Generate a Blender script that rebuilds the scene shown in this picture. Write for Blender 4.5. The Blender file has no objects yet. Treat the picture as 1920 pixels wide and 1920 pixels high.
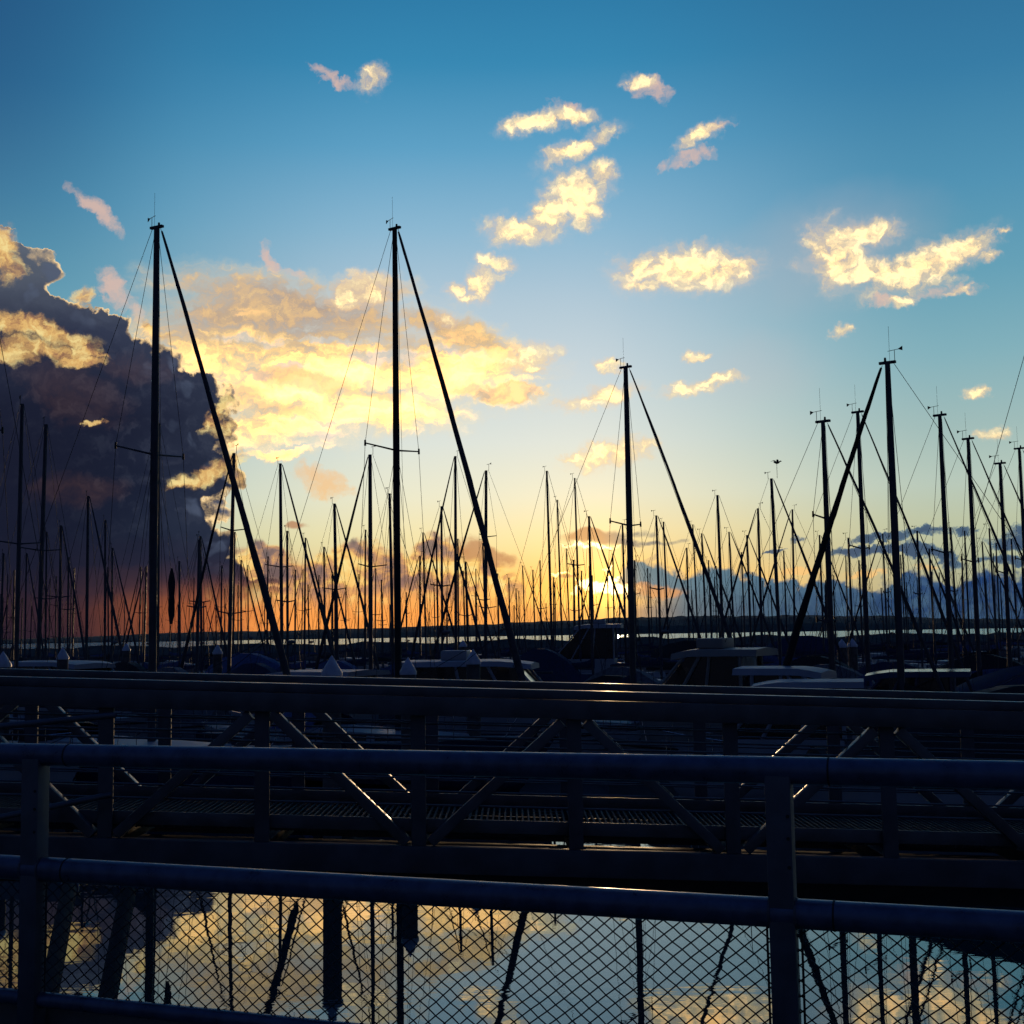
import bpy, bmesh, math, random
from math import radians, degrees, sin, cos, tan, atan, atan2, asin, sqrt, pi
from mathutils import Vector, Matrix

SC = bpy.context.scene
COL = SC.collection
random.seed(7)

# ---------------------------------------------------------------- camera
EYE = 4.2                      # eye height above the water
FOC = 2437.0                   # focal length in photo pixels (1920 wide)
PITCH, ROLL = radians(5.39), radians(0.9)
CF = Vector((0, cos(PITCH), sin(PITCH)))
_r0 = Vector((1, 0, 0)); _u0 = Vector((0, -sin(PITCH), cos(PITCH)))
CR = _r0 * cos(ROLL) - _u0 * sin(ROLL)
CU = _u0 * cos(ROLL) + _r0 * sin(ROLL)
CP = Vector((0, 0, EYE))
cam_d = bpy.data.cameras.new('camera')
cam = bpy.data.objects.new('camera', cam_d); COL.objects.link(cam)
cam_d.sensor_width = 36; cam_d.lens = FOC / 1920 * 36
cam_d.clip_start = 0.1; cam_d.clip_end = 30000
_m = Matrix((CR, CU, -CF)).transposed().to_4x4(); _m.translation = CP
cam.matrix_world = _m
SC.camera = cam

def ray(x, y): return CF + CR * ((x - 960) / FOC) - CU * ((y - 960) / FOC)
def aty(x, y, d): r = ray(x, y); return CP + r * (d / r.y)          # a point d metres ahead
def atz(x, y, z): r = ray(x, y); return CP + r * ((z - EYE) / r.z)  # a point at height z
def azel(x, y):
    r = ray(x, y).normalized(); return degrees(atan2(r.x, r.y)), degrees(asin(r.z))

# ---------------------------------------------------------------- colour, exposure
SC.view_settings.view_transform = 'Standard'; SC.view_settings.look = 'None'
SC.view_settings.exposure = 0; SC.view_settings.gamma = 1
SC.view_settings.use_curve_mapping = False
SC.cycles.max_bounces = 6; SC.cycles.glossy_bounces = 4; SC.cycles.diffuse_bounces = 3
SC.cycles.use_denoising = True
SC.cycles.use_adaptive_sampling = True; SC.cycles.adaptive_threshold = 0.02; SC.cycles.adaptive_min_samples = 12
SC.cycles.sample_clamp_indirect = 4

SUN_AZ, SUN_EL = azel(1147, 1110)

def lin(c):
    return tuple((v / 255 / 12.92) if v / 255 <= 0.04045 else ((v / 255 + 0.055) / 1.055) ** 2.4 for v in c)
def rgba(c): return (*lin(c), 1)

# ---------------------------------------------------------------- world: evening sky
class NT:
    def __init__(s, tree): s.t = tree
    def new(s, kind): return s.t.nodes.new(kind)
    def put(s, sock, v):
        if isinstance(v, X): s.t.links.new(v.s, sock)
        elif v is not None: sock.default_value = v
    def math(s, op, a, b=None, c=None, clamp=False):
        n = s.new('ShaderNodeMath'); n.operation = op; n.use_clamp = clamp
        for i, v in enumerate((a, b, c)):
            if v is not None: s.put(n.inputs[i], v)
        return X(s, n.outputs[0])
    def vmath(s, op, a, b=None, c=None, out=0):
        n = s.new('ShaderNodeVectorMath'); n.operation = op
        for i, v in enumerate((a, b, c)):
            if v is not None: s.put(n.inputs[i], v)
        return X(s, n.outputs[out])
    def comb(s, x, y, z=0.0):
        n = s.new('ShaderNodeCombineXYZ')
        for i, v in enumerate((x, y, z)): s.put(n.inputs[i], v)
        return X(s, n.outputs[0])
    def sep(s, v):
        n = s.new('ShaderNodeSeparateXYZ'); s.put(n.inputs[0], v)
        return [X(s, o) for o in n.outputs]
    def smooth(s, a, b, v, lo=0.0, hi=1.0):
        n = s.new('ShaderNodeMapRange'); n.interpolation_type = 'SMOOTHSTEP'
        s.put(n.inputs['Value'], v)
        n.inputs['From Min'].default_value = a; n.inputs['From Max'].default_value = b
        n.inputs['To Min'].default_value = lo; n.inputs['To Max'].default_value = hi
        return X(s, n.outputs[0])
    def linr(s, a, b, v, lo=0.0, hi=1.0):
        n = s.new('ShaderNodeMapRange'); n.clamp = True
        s.put(n.inputs['Value'], v)
        n.inputs['From Min'].default_value = a; n.inputs['From Max'].default_value = b
        n.inputs['To Min'].default_value = lo; n.inputs['To Max'].default_value = hi
        return X(s, n.outputs[0])
    def mix(s, f, a, b, mode='MIX'):
        n = s.new('ShaderNodeMix'); n.data_type = 'RGBA'; n.blend_type = mode
        s.put(n.inputs[0], f)
        s.put(n.inputs[6], a); s.put(n.inputs[7], b)
        return X(s, n.outputs[2])
    def noise(s, v, scale, detail=4.0, rough=0.55, out=0, lac=2.0):
        n = s.new('ShaderNodeTexNoise'); n.noise_dimensions = '2D'; s.put(n.inputs['Vector'], v)
        n.inputs['Scale'].default_value = scale; n.inputs['Detail'].default_value = detail
        n.inputs['Roughness'].default_value = rough; n.inputs['Lacunarity'].default_value = lac
        return X(s, n.outputs[out])
    def voro(s, v, scale, detail=2.0, rough=0.5, smooth=0.4):
        n = s.new('ShaderNodeTexVoronoi'); n.feature = 'F1'; n.voronoi_dimensions = '2D'
        s.put(n.inputs['Vector'], v); n.inputs['Scale'].default_value = scale
        n.inputs['Detail'].default_value = detail; n.inputs['Roughness'].default_value = rough
        return X(s, n.outputs[0])
    def ramp(s, v, stops, lo=0.0, hi=1.0):
        """stops: (position, sRGB colour) with position in the units of v"""
        if (lo, hi) != (0.0, 1.0): v = s.linr(lo, hi, v)
        n = s.new('ShaderNodeValToRGB'); s.put(n.inputs[0], v); e = n.color_ramp.elements
        while len(e) < len(stops): e.new(0.5)
        for k, (p, c) in enumerate(stops):
            e[k].position = (p - lo) / (hi - lo)
        for k, (p, c) in enumerate(stops):
            e[k].color = rgba(c) if isinstance(c, tuple) else (c, c, c, 1)
        return X(s, n.outputs[0])
    def curve(s, v, pts, lo, hi, ylo, yhi):
        n = s.new('ShaderNodeFloatCurve'); c = n.mapping.curves[0]
        pts = sorted(((p - lo) / (hi - lo), (q - ylo) / (yhi - ylo)) for p, q in pts)
        if pts[0][0] > 0: pts.insert(0, (0.0, pts[0][1]))
        if pts[-1][0] < 1: pts.append((1.0, pts[-1][1]))
        c.points[0].location = pts[0]; c.points[1].location = pts[-1]
        for p in pts[1:-1]: c.points.new(*p)
        for p in c.points: p.handle_type = 'AUTO_CLAMPED'
        n.mapping.update()
        s.put(n.inputs['Value'], s.linr(lo, hi, v))
        return s.math('MULTIPLY_ADD', X(s, n.outputs[0]), yhi - ylo, ylo)
class X:
    def __init__(s, nt, sock): s.n = nt; s.s = sock
    def __add__(s, o): return s.n.math('ADD', s, o)
    __radd__ = __add__
    def __sub__(s, o): return s.n.math('SUBTRACT', s, o)
    def __rsub__(s, o): return s.n.math('SUBTRACT', o, s)
    def __mul__(s, o): return s.n.math('MULTIPLY', s, o)
    __rmul__ = __mul__
    def __truediv__(s, o): return s.n.math('DIVIDE', s, o)
    def max(s, o): return s.n.math('MAXIMUM', s, o)
    def min(s, o): return s.n.math('MINIMUM', s, o)
    def clamp(s): return s.n.math('ADD', s, 0.0, clamp=True)
    def pow(s, o): return s.n.math('POWER', s, o)
    def abs(s): return s.n.math('ABSOLUTE', s)

def new_group(name, ins, outs):
    g = bpy.data.node_groups.new(name, 'ShaderNodeTree')
    for n, k in ins: g.interface.new_socket(n, in_out='INPUT', socket_type='NodeSocket' + k)
    for n, k in outs: g.interface.new_socket(n, in_out='OUTPUT', socket_type='NodeSocket' + k)
    nt = NT(g); gi = g.nodes.new('NodeGroupInput')
    return g, nt, [X(nt, o) for o in gi.outputs][:len(ins)]
def close_group(g, nt, vals):
    go = g.nodes.new('NodeGroupOutput')
    for i, v in enumerate(vals): nt.put(go.inputs[i], v)
def use_group(nt, g, vals):
    n = nt.new('ShaderNodeGroup'); n.node_tree = g
    for i, v in enumerate(vals): nt.put(n.inputs[i], v)
    return [X(nt, o) for o in n.outputs]

class Field:
    """greatest of many soft ellipses in degrees of azimuth and elevation"""
    def __init__(s, nt, P): s.nt = nt; s.P = P
    def __call__(s, specs, box, grow=1.3):
        """specs: photo x, y, half width, half height, tilt, weight; only those that can reach the sector are worked out"""
        k = 0.0235; use = []
        for (x, y, rx, ry, *rest) in specs:
            a, e = azel(x, y); m = max(rx, ry) * k * 1.25 + grow
            if a + m < box[0] or a - m > box[1] or e + m < box[2] or e - m > box[3]: continue
            use.append((a, e, rx * k, ry * k, int(round((rest[0] if rest else 0) / 10.0)) * 10, rest[1] if len(rest) > 1 else 1.0))
        if not use: return None
        g, nt, (P,) = new_group('cloud_shapes', [('P', 'Vector')], [('F', 'Float')])
        rots = {0: P}; F = None
        for a, e, rx, ry, rot, w in use:
            c, q = cos(radians(rot)), sin(radians(rot))
            if rot not in rots:
                rots[rot] = nt.comb(nt.vmath('DOT_PRODUCT', P, (c, q, 0), out=1), nt.vmath('DOT_PRODUCT', P, (-q, c, 0), out=1))
            u, v = a * c + e * q, -a * q + e * c
            Q = nt.vmath('MULTIPLY_ADD', rots[rot], (1 / rx, 1 / ry, 0), (-u / rx, -v / ry, 0))
            f = nt.math('MULTIPLY_ADD', nt.vmath('DOT_PRODUCT', Q, Q, out=1), -w, w)
            F = f if F is None else F.max(f)
        close_group(g, nt, [F])
        return use_group(s.nt, g, [s.P])[0]

def build_world():
    w = bpy.data.worlds.new('World'); SC.world = w; w.use_nodes = True
    w.cycles.sampling_method = 'MANUAL'; w.cycles.sample_map_resolution = 512
    t = w.node_tree; t.nodes.clear(); N = NT(t)
    tc = N.new('ShaderNodeTexCoord'); D = X(N, tc.outputs['Generated'])
    dx, dy, dz = N.sep(D)
    az = N.math('ARCTAN2', dx, dy) * (180 / pi)
    el = N.math('ARCSINE', dz) * (180 / pi)
    P = N.comb(az, el)
    sd = Vector((sin(radians(SUN_AZ)) * cos(radians(SUN_EL)), cos(radians(SUN_AZ)) * cos(radians(SUN_EL)), sin(radians(SUN_EL))))
    ca = N.vmath('DOT_PRODUCT', D, tuple(sd), out=1)
    ang = N.math('ARCCOSINE', ca.min(0.99999)) * (180 / pi)
    E0 = lambda y: azel(960, y)[1]
    A0 = lambda x: azel(x, 1060)[0]
    # --- clear air: towards the sun, to either side of it, and behind the viewer
    near = N.ramp(el, [(0, (216, 186, 126)), (E0(1080), (232, 216, 148)), (E0(1000), (241, 231, 180)),
                       (E0(930), (235, 235, 208)), (E0(830), (220, 229, 222)), (E0(700), (200, 216, 223)),
                       (E0(560), (176, 202, 218)), (E0(430), (140, 186, 213)), (E0(280), (94, 163, 201)),
                       (E0(120), (54, 138, 182)), (30, (30, 108, 156)), (50, (18, 76, 134)), (90, (14, 50, 108))], 0, 90)
    side = N.ramp(el, [(0, (150, 158, 128)), (E0(1000), (188, 198, 168)), (E0(930), (184, 203, 190)), (E0(830), (160, 190, 188)), (E0(700), (130, 178, 190)),
                       (E0(560), (102, 163, 186)), (E0(400), (80, 148, 182)), (E0(200), (54, 126, 168)), (30, (32, 98, 144)), (50, (18, 72, 130)), (90, (14, 50, 108))], 0, 90)
    back = N.ramp(el, [(0, (44, 50, 66)), (15, (40, 54, 84)), (40, (29, 50, 92)), (90, (18, 46, 98))], 0, 90)
    sky = N.mix(N.smooth(3.0, 20.0, (az + .8).abs()), near, side)
    sky = N.mix(N.smooth(-13.5, -24, az) * N.smooth(9, 24, el) * .55, sky, rgba((24, 66, 118)))
    fall = N.ramp(ang, [(0, 1.0), (26, 1.0), (45, .5), (90, .3), (180, .25)], 0, 180)
    sky = N.mix(N.smooth(24, 75, ang), sky, back)
    nis = N.new('ShaderNodeTexSky'); nis.sky_type = 'NISHITA'; nis.sun_disc = False
    nis.sun_elevation = radians(SUN_EL); nis.sun_rotation = radians(SUN_AZ)
    nish = N.mix(1.0, X(N, nis.outputs[0]), (0.06, 0.06, 0.06, 1), 'MULTIPLY')
    sky = N.mix(0.04, sky, nish)
    da = (az - SUN_AZ) / 8.0
    gl = N.math('EXPONENT', da * da * -1.0) * N.math('EXPONENT', (el - 2.2).max(0.0) / -1.15)
    sky = N.mix((gl * 0.95).clamp(), sky, (1.30, .66, .12, 1))
    low = N.smooth(4.2, 0.8, el) * N.smooth(4.5, -4.0, az) * N.smooth(-60, -25, az)
    base = N.mix(low * 0.88, sky, (1.05, .34, .06, 1))
    out_bg = N.new('ShaderNodeBackground')
    # the rest of the sky: the same air with scattered evening cloud, the sea horizon below
    off = N.smooth(24, 34, az.abs()).max(N.smooth(28, 36, el)) * N.smooth(-1, 5, el) * N.smooth(75, 50, el)
    oc = N.smooth(.56, .74, N.noise(N.vmath('MULTIPLY', P, (.06, .11, 0)), 1.0, 4, .6))
    rest = N.mix(off * oc * .7, base, N.mix(N.smooth(30, 75, ang), rgba((214, 178, 150)), rgba((48, 56, 80))))
    bank = N.smooth(.4, -.4, el - 2.4 - N.smooth(-20, -40, az) * N.smooth(-75, -45, az) * 9.0)
    rest = N.mix(bank * N.smooth(80, 45, az.abs()) * .9, rest, N.mix(N.smooth(-10, 10, az), rgba((26, 29, 48)), rgba((34, 62, 108))))
    rest = N.mix(N.smooth(-.3, -2.0, el), rest, rgba((20, 26, 40)))
    N.put(out_bg.inputs[0], rest)
    # --- shared breaking-up of the clouds
    wv = N.vmath('SUBTRACT', N.noise(P, 0.55, 2, .5, out=1), (.5, .5, .5))
    wf = N.vmath('SUBTRACT', N.noise(P, 2.4, 3, .6, out=1), (.5, .5, .5))
    P1 = N.vmath('MULTIPLY_ADD', wv, (1.5, .8, 0), P)
    P2 = N.vmath('MULTIPLY_ADD', wf, (.75, .50, 0), P1)
    fine = N.noise(P2, 1.4, 6, .58)
    streak = N.noise(N.vmath('MULTIPLY', P2, (.34, 1.3, 1)), .9, 5, .6)
    def top(pts): return [(azel(x, y)[0], azel(x, y)[1]) for x, y in pts]

    wisps = [(190, 400, 55, 18, -35, 1), (215, 540, 26, 44, 40, 1), (250, 590, 30, 14, -40, .8), (505, 485, 18, 34, 40, .9), (550, 512, 22, 10, -20, .8),
             (625, 145, 46, 12, -18, .8), (600, 905, 60, 30, -15, 1.15), (1290, 300, 64, 16, 8, .85), (1225, 165, 50, 22, -20, .85), (1660, 565, 34, 14, 0, .9), (1780, 545, 64, 12, 5, .6), (1340, 240, 40, 9, 10, .7), (1080, 200, 50, 12, -8, .6)]
    gold = [(560, 640, 270, 84, 0, 1), (560, 580, 230, 50, -6, 1), (760, 680, 215, 70, -12, 1), (900, 680, 120, 46, -10, 1),
            (560, 730, 220, 86, 5, 1), (510, 790, 150, 46, 12, 1), (740, 775, 140, 40, 3, 1), (950, 737, 80, 26, -4, 1),
            (880, 635, 140, 32, -22, .95), (400, 650, 140, 100, 0, .9), (520, 851, 64, 10, -3, 1), (690, 545, 80, 26, 0, .9), (440, 800, 90, 40, 0, .9)]
    holes = [(720, 668, 95, 18, 0, 1.3), (640, 640, 120, 7, 0, .8), (860, 660, 60, 9, -10, .8), (620, 790, 90, 8, 4, .8), (490, 702, 40, 10, 0, .9), (555, 690, 40, 8, 0, .8), (470, 640, 90, 9, 0, .7), (600, 815, 60, 9, 0, .7)]
    tans = [(958, 738, 74, 22, -4, 1.9), (560, 712, 150, 22, -6, 1), (470, 592, 170, 28, 4, .7), (630, 575, 140, 34, -6, .8), (850, 628, 110, 22, -24, .7), (520, 765, 100, 16, -8, .8), (880, 730, 60, 14, 0, .7), (700, 735, 80, 12, -8, .6), (450, 740, 60, 30, 0, .8)]
    small = [(980, 432, 70, 26, 4, 1.1), (1030, 402, 54, 32, 30, 1.1), (1075, 362, 60, 46, 25, 1.2), (1100, 380, 48, 36, 50, 1.1), (1132, 328, 30, 22, -30, 1.),
             (905, 530, 36, 30, 30, 1.1), (855, 540, 24, 15, -10, 1.), (932, 492, 30, 13, -12, 1.), (876, 558, 24, 11, 0, .9),
             (690, 540, 56, 26, -5, 1.05), (650, 555, 32, 20, 0, .9),
             (1285, 505, 124, 44, -4, 1.2), (1200, 495, 48, 20, -8, 1.), (1350, 510, 74, 32, 12, 1.1), (1210, 535, 44, 16, -10, .9), (1390, 497, 34, 13, 10, .9),
             (1565, 482, 50, 60, 20, 1.05), (1610, 440, 74, 24, 5, .9), (1640, 512, 124, 28, -6, 1.05), (1740, 495, 114, 30, 16, 1.1), (1810, 465, 50, 26, 12, 1.), (1850, 478, 22, 10, 0, .9), (1525, 455, 16, 9, 0, .8),
             (1000, 232, 66, 17, 12, 1.), (1085, 216, 50, 14, -10, .95), (1040, 225, 54, 13, 20, .9), (1085, 276, 78, 18, 18, 1.1), (1310, 256, 54, 14, 18, .95), (700, 150, 26, 20, 40, .8), (1200, 152, 24, 11, -10, .85),
             (1125, 745, 70, 18, 12, 1.05), (1150, 852, 84, 30, 6, 1.15), (1080, 856, 30, 8, 0, .85), (1215, 834, 32, 13, 10, .95), (1135, 683, 30, 10, -8, .95), (1290, 728, 52, 13, 14, .95), (1345, 713, 38, 9, 4, .95),
             (985, 670, 50, 22, 20, .9), (1000, 690, 24, 11, 0, .85), (1580, 617, 15, 9, 0, .85), (1825, 737, 18, 10, 0, 1.), (1860, 816, 16, 10, 0, .9), (835, 600, 18, 10, -30, .85), (1310, 668, 16, 7, 0, .8), (1690, 565, 30, 10, 8, .85), (1880, 430, 14, 6, 0, .8), (1800, 545, 26, 7, 10, .8)]
    shreds = [(8, 470, 32, 46, 10, 1.3), (40, 612, 64, 20, -12, .95), (90, 625, 84, 22, -14, 1.1), (135, 640, 48, 18, -20, 1.), (80, 655, 84, 18, -10, 1.), (145, 681, 42, 13, 2, 1.2), (150, 660, 44, 9, -6, 1.), (20, 660, 44, 14, -10, .8),
              (175, 792, 22, 6, 10, .95), (415, 772, 46, 14, 60, 1.), (425, 800, 24, 14, 30, .8), (395, 885, 64, 20, 25, 1.1), (440, 872, 30, 26, 60, 1.2), (352, 905, 34, 12, 20, 1.), (450, 895, 22, 16, 30, 1.1), (160, 560, 26, 18, 0, 1.1), (300, 622, 40, 8, -30, .8)]
    glows = [(150, 920, 90, 38, 0, .8), (130, 735, 120, 56, -20, .7), (250, 690, 100, 34, 0, .7), (170, 790, 60, 20, 0, .5)]
    bars = [(1115, 1004, 70, 13, -2, 1.1), (1165, 1012, 44, 9, -6, 1.), (905, 1036, 66, 24, -25, 1.1), (560, 990, 30, 7, 0, .9), (1085, 1100, 30, 8, 0, .8), (1060, 1085, 28, 5, 0, .7), (1230, 1014, 60, 5, 0, .6), (1180, 1000, 50, 6, 0, .5)]
    blues = [(1620, 1028, 66, 14, 3, 1.1), (1690, 1032, 64, 13, -6, 1.1), (1750, 1036, 70, 13, -16, 1.1), (1655, 1003, 80, 9, 0, .9), (1745, 995, 48, 9, -5, .9), (1805, 1000, 22, 8, 0, .8),
             (1900, 1015, 50, 16, 0, 1.1), (1915, 992, 44, 14, 10, 1.0), (1880, 1052, 44, 9, 0, .9), (1450, 1030, 22, 5, 0, .8), (1490, 1012, 24, 5, 0, .7)]
    embers = [(1500, 1076, 46, 9, -4, 1), (1620, 1078, 44, 8, 0, 1), (1730, 1062, 40, 6, 0, .7)]
    burn = [(1146, 1110, 54, 13, 2, 1.4), (1160, 1090, 13, 17, -35, 1.1), (1102, 1100, 26, 12, 0, .95), (1152, 1070, 8, 9, 0, .7), (1112, 1019, 58, 4, -2, .5), (1076, 1104, 8, 18, 0, .6), (1050, 1078, 24, 4, 0, .45)]

    MAIN = N
    def leaf(box):
        a0, a1, e0, e1 = box
        names = (('az', 'Float'), ('el', 'Float'), ('ang', 'Float'), ('fine', 'Float'), ('streak', 'Float'), ('bump', 'Float'), ('P1', 'Vector'), ('P2', 'Vector'), ('base', 'Color'))
        outer = (az_, el_, ang_, fine_, streak_, bump_, P1_, P2_, base_)
        g, N, (az, el, ang, fine, streak, bump, P1, P2, sky) = new_group('sky_sector', names, [('Color', 'Color')])
        B1, B2 = Field(N, P1), Field(N, P2)
        upper = e1 > 6; left = a0 < -8; right = a1 > 2
        f = B2(wisps, box)
        if f:
            a = N.smooth(-.25, 1.15, f + (fine - .5) * 2.0)
            sky = N.mix(a * .75, sky, N.mix(N.smooth(4, 14, el), rgba((250, 196, 122)), rgba((230, 190, 170))))
        if right and upper:                                            # faint rosy veil
            f = B1([(1560, 470, 260, 130, 10, .8), (1420, 690, 160, 90, 0, .6)], box)
            if f: sky = N.mix(N.smooth(0, 1.2, f) * .3, sky, rgba((205, 190, 190)))
        f = B2(gold, box)
        if f:
            ga = N.smooth(-.75, .95, f + (fine - .5) * 1.3 + (streak - .5) * 2.4).pow(1.7)
            gv = N.smooth(-1.5, 1.0, f + (streak - .5) * 2.0)
            sky = N.mix(gv.pow(1.5) * .55, sky, rgba((244, 220, 178)))
            body = streak * .62 + fine * .26 + .08 + N.smooth(14.2, 11.0, el) * .26 + N.smooth(A0(300), A0(700), az) * .04
            gc = N.ramp(body, [(.50, (178, 164, 154)), (.60, (218, 186, 146)), (.69, (248, 216, 152)), (.77, (255, 238, 172)), (.92, (255, 250, 212))])
            gc = N.mix(N.smooth(.62, .90, body) * ga, gc, N.vmath('MULTIPLY', gc, (2.9, 1.6, .92)))
            sky = N.mix(ga, sky, gc)
            f = B2(holes, box)
            if f: sky = N.mix(N.smooth(-.1, 1.0, f + (fine - .5) * 2.0) * .7, sky, rgba((196, 204, 206)))
            f = B2(tans, box)
            if f: sky = N.mix(N.smooth(-.2, 1.0, f + (fine - .5) * 1.2 + (streak - .5) * 1.9) * .62, sky, N.mix(N.smooth(.4, .6, fine), rgba((176, 156, 142)), rgba((228, 188, 138))))
        f = B2(small, box)
        if f:
            veil = N.smooth(-1.7, 1.3, f + (streak - .5) * 2.6 + (fine - .5) * 1.2)
            sky = N.mix(veil.pow(1.6) * .5, sky, N.mix(N.smooth(6, 16, el), rgba((250, 222, 176)), rgba((232, 208, 190))))
            dens = f + (fine - .5) * 2.5 + (streak - .5) * 1.5
            sa = N.smooth(-.9, 1.3, dens).pow(2.0)
            sc = N.ramp(dens * .40 + .03 + (fine - .5) * .35 + (streak - .5) * .5, [(.0, (222, 190, 160)), (.12, (246, 208, 150)), (.30, (255, 234, 178)), (.55, (255, 249, 216))])
            sc = N.mix(N.smooth(.5, 1.7, dens), sc, N.vmath('MULTIPLY', sc, (2.8, 1.55, .78)))
            sky = N.mix(sa, sky, sc)
        if e0 < 6:
            if a0 < 3:                                                 # low cumulus lit from behind
                lcur = N.curve(az, top([(300, 1010), (400, 1000), (440, 1003), (480, 993), (520, 1000), (560, 1024), (600, 1012), (640, 1000), (690, 998), (740, 1012),
                                        (790, 998), (850, 996), (900, 1014), (940, 1036), (965, 1060), (985, 1100), (1000, 1180)]), -18, 3, -2, 7)
                ls = lcur - N.sep(P2)[1] - (bump - .45) * .8
                la = N.smooth(-.05, .45, ls) * N.smooth(1.0, 2.6, el + (fine - .5) * 1.6)
                lc = N.ramp(streak * .5 + bump * .30 + fine * .25 - N.smooth(.0, 1.6, ls) * .05 + N.smooth(-13, 2, az) * .09,
                            [(.42, (88, 72, 86)), (.54, (132, 100, 100)), (.62, (204, 146, 98)), (.69, (250, 200, 112)), (.84, (255, 234, 158))])
                sky = N.mix(la * .9, sky, lc)
            f = B1(bars, box)
            if f: sky = N.mix(N.smooth(-.05, .8, f + (fine - .5) * 1.2) * .85, sky, N.mix(N.smooth(A0(1110), A0(1175), az), rgba((186, 130, 92)), rgba((104, 112, 122))))
            if a1 > -3:
                haz = N.smooth(1.5, .9, el + (fine - .5) * .5) * N.smooth(A0(780), A0(1000), az)
                sky = N.mix(haz * .7, sky, N.mix(N.smooth(A0(1040), A0(1280), az), rgba((226, 142, 74)), rgba((140, 118, 108))))
            if right:                                                  # blue-grey bank
                rcur = N.curve(az, top([(1080, 1230), (1130, 1200), (1150, 1110), (1162, 1062), (1185, 1042), (1235, 1038), (1265, 1048), (1290, 1064), (1320, 1060), (1360, 1052), (1400, 1064),
                                        (1440, 1072), (1480, 1088), (1530, 1084), (1580, 1072), (1630, 1086), (1680, 1082), (1705, 1060), (1750, 1064), (1795, 1082), (1850, 1060), (1920, 1054)]), 2, 26, -2, 7)
                rs = rcur - N.sep(P2)[1] - (bump - .45) * .75
                ra = N.smooth(-.06, .24, rs)
                rc = N.mix(N.smooth(A0(1160), A0(1850), az), rgba((84, 122, 138)), rgba((36, 66, 114)))
                rc = N.mix(N.smooth(2.4, .4, el) * .6, rc, N.mix(N.smooth(A0(1200), A0(1450), az), rgba((104, 104, 108)), rgba((30, 52, 86))))
                rc = N.mix(N.smooth(.30, .75, fine) * .3, rc, rgba((104, 138, 154)))
                ra = ra * (1.0 - N.smooth(2.0, 1.3, el) * N.smooth(A0(1300), A0(1120), az))
                sky = N.mix(ra, sky, rc)
                sky = N.mix(N.smooth(-.05, .12, rs) * N.smooth(.36, .12, rs) * N.smooth(A0(1420), A0(1170), az) * .75, sky, rgba((242, 200, 130)))
                f = B2([(1225, 1108, 80, 15, 0, 1)], box)
                if f: sky = N.mix(N.smooth(0, .9, f + (fine - .5) * .5) * .65, sky, rgba((242, 162, 84)))
                f = B2(embers, box)
                if f: sky = N.mix(N.smooth(0, .8, f + (fine - .5) * 1.2) * .85, sky, rgba((252, 200, 126)))
                f = B2(blues, box)
                if f: sky = N.mix(N.smooth(-.05, .65, f + (fine - .5) * 1.5) * .92, sky, N.mix(N.smooth(.0, 1., f), rgba((82, 114, 136)), rgba((38, 70, 108))))
        if left:                                                       # thunderhead
            cpts = [(-300, 400), (20, 426), (58, 434), (90, 460), (106, 495), (114, 535), (130, 556), (165, 566), (205, 580), (262, 596), (300, 628), (345, 655), (362, 690), (418, 705), (450, 735),
                    (470, 755), (455, 800), (448, 835), (474, 862), (486, 900), (466, 925), (430, 940), (428, 970), (448, 1000), (462, 1030), (490, 1060), (520, 1090), (560, 1120), (600, 1190)]
            ccur = N.curve(N.sep(P2)[1], sorted((azel(x, y)[1], azel(x, y)[0]) for x, y in cpts), -1, 18.5, -40, 0)
            cs = ccur - N.sep(P2)[0] + (.45 - bump) * 1.3
            cal = N.smooth(-.08, .20, cs) * N.smooth(18.0, 17.5, N.sep(P2)[1])
            cal = cal * (1.0 - N.smooth(3.2, 1.2, el) * N.smooth(-13.5, -9.6, az + (fine - .5) * 2.5))
            cb = N.ramp(el + (streak - .5) * 1.4, [(0, (84, 50, 48)), (1.2, (104, 60, 50)), (2.2, (66, 48, 56)), (3.2, (38, 38, 56)), (4.6, (26, 33, 52)),
                                                  (9.5, (29, 34, 53)), (13, (45, 51, 72)), (16.5, (96, 104, 116))], 0, 90)
            puff = N.smooth(.62, .30, bump)
            near = N.smooth(4.6, .2, cs) * N.smooth(2.0, 5.0, el)
            cc = N.mix(near * (.12 + puff * .62), cb, rgba((84, 95, 118)))
            cc = N.mix(N.smooth(.45, .75, fine) * .18 * N.smooth(3, 6, el), cc, rgba((84, 90, 108)))
            lit = N.smooth(.55, .02, cs) * (.40 + .60 * N.smooth(.40, .56, fine)) * N.smooth(2.4, 4.5, el)
            cc = N.mix(lit * .95, cc, (1.25, .86, .40, 1))
            cc = N.mix(N.smooth(-14.5, -20.5, az) * .8 * N.smooth(13, 7, el), cc, rgba((23, 26, 44)))
            cc = N.mix(N.smooth(2.8, 1.0, el) * N.smooth(-19, -10, az) * .75, cc, rgba((216, 118, 60)))
            sky = N.mix(cal, sky, cc)
            f = B2(shreds, box)
            if f: sky = N.mix(N.smooth(-.5, 1.05, f + (streak - .5) * 1.8 + (fine - .5) * 1.2).pow(1.5) * .88, sky, N.ramp(fine, [(.35, (176, 128, 92)), (.50, (236, 188, 114)), (.66, (255, 228, 152))]))
            f = B1(glows, box)
            if f: sky = N.mix(N.smooth(-.1, 1.0, f + (fine - .5) * 1.4) * .12, sky, rgba((132, 90, 70)))
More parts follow.
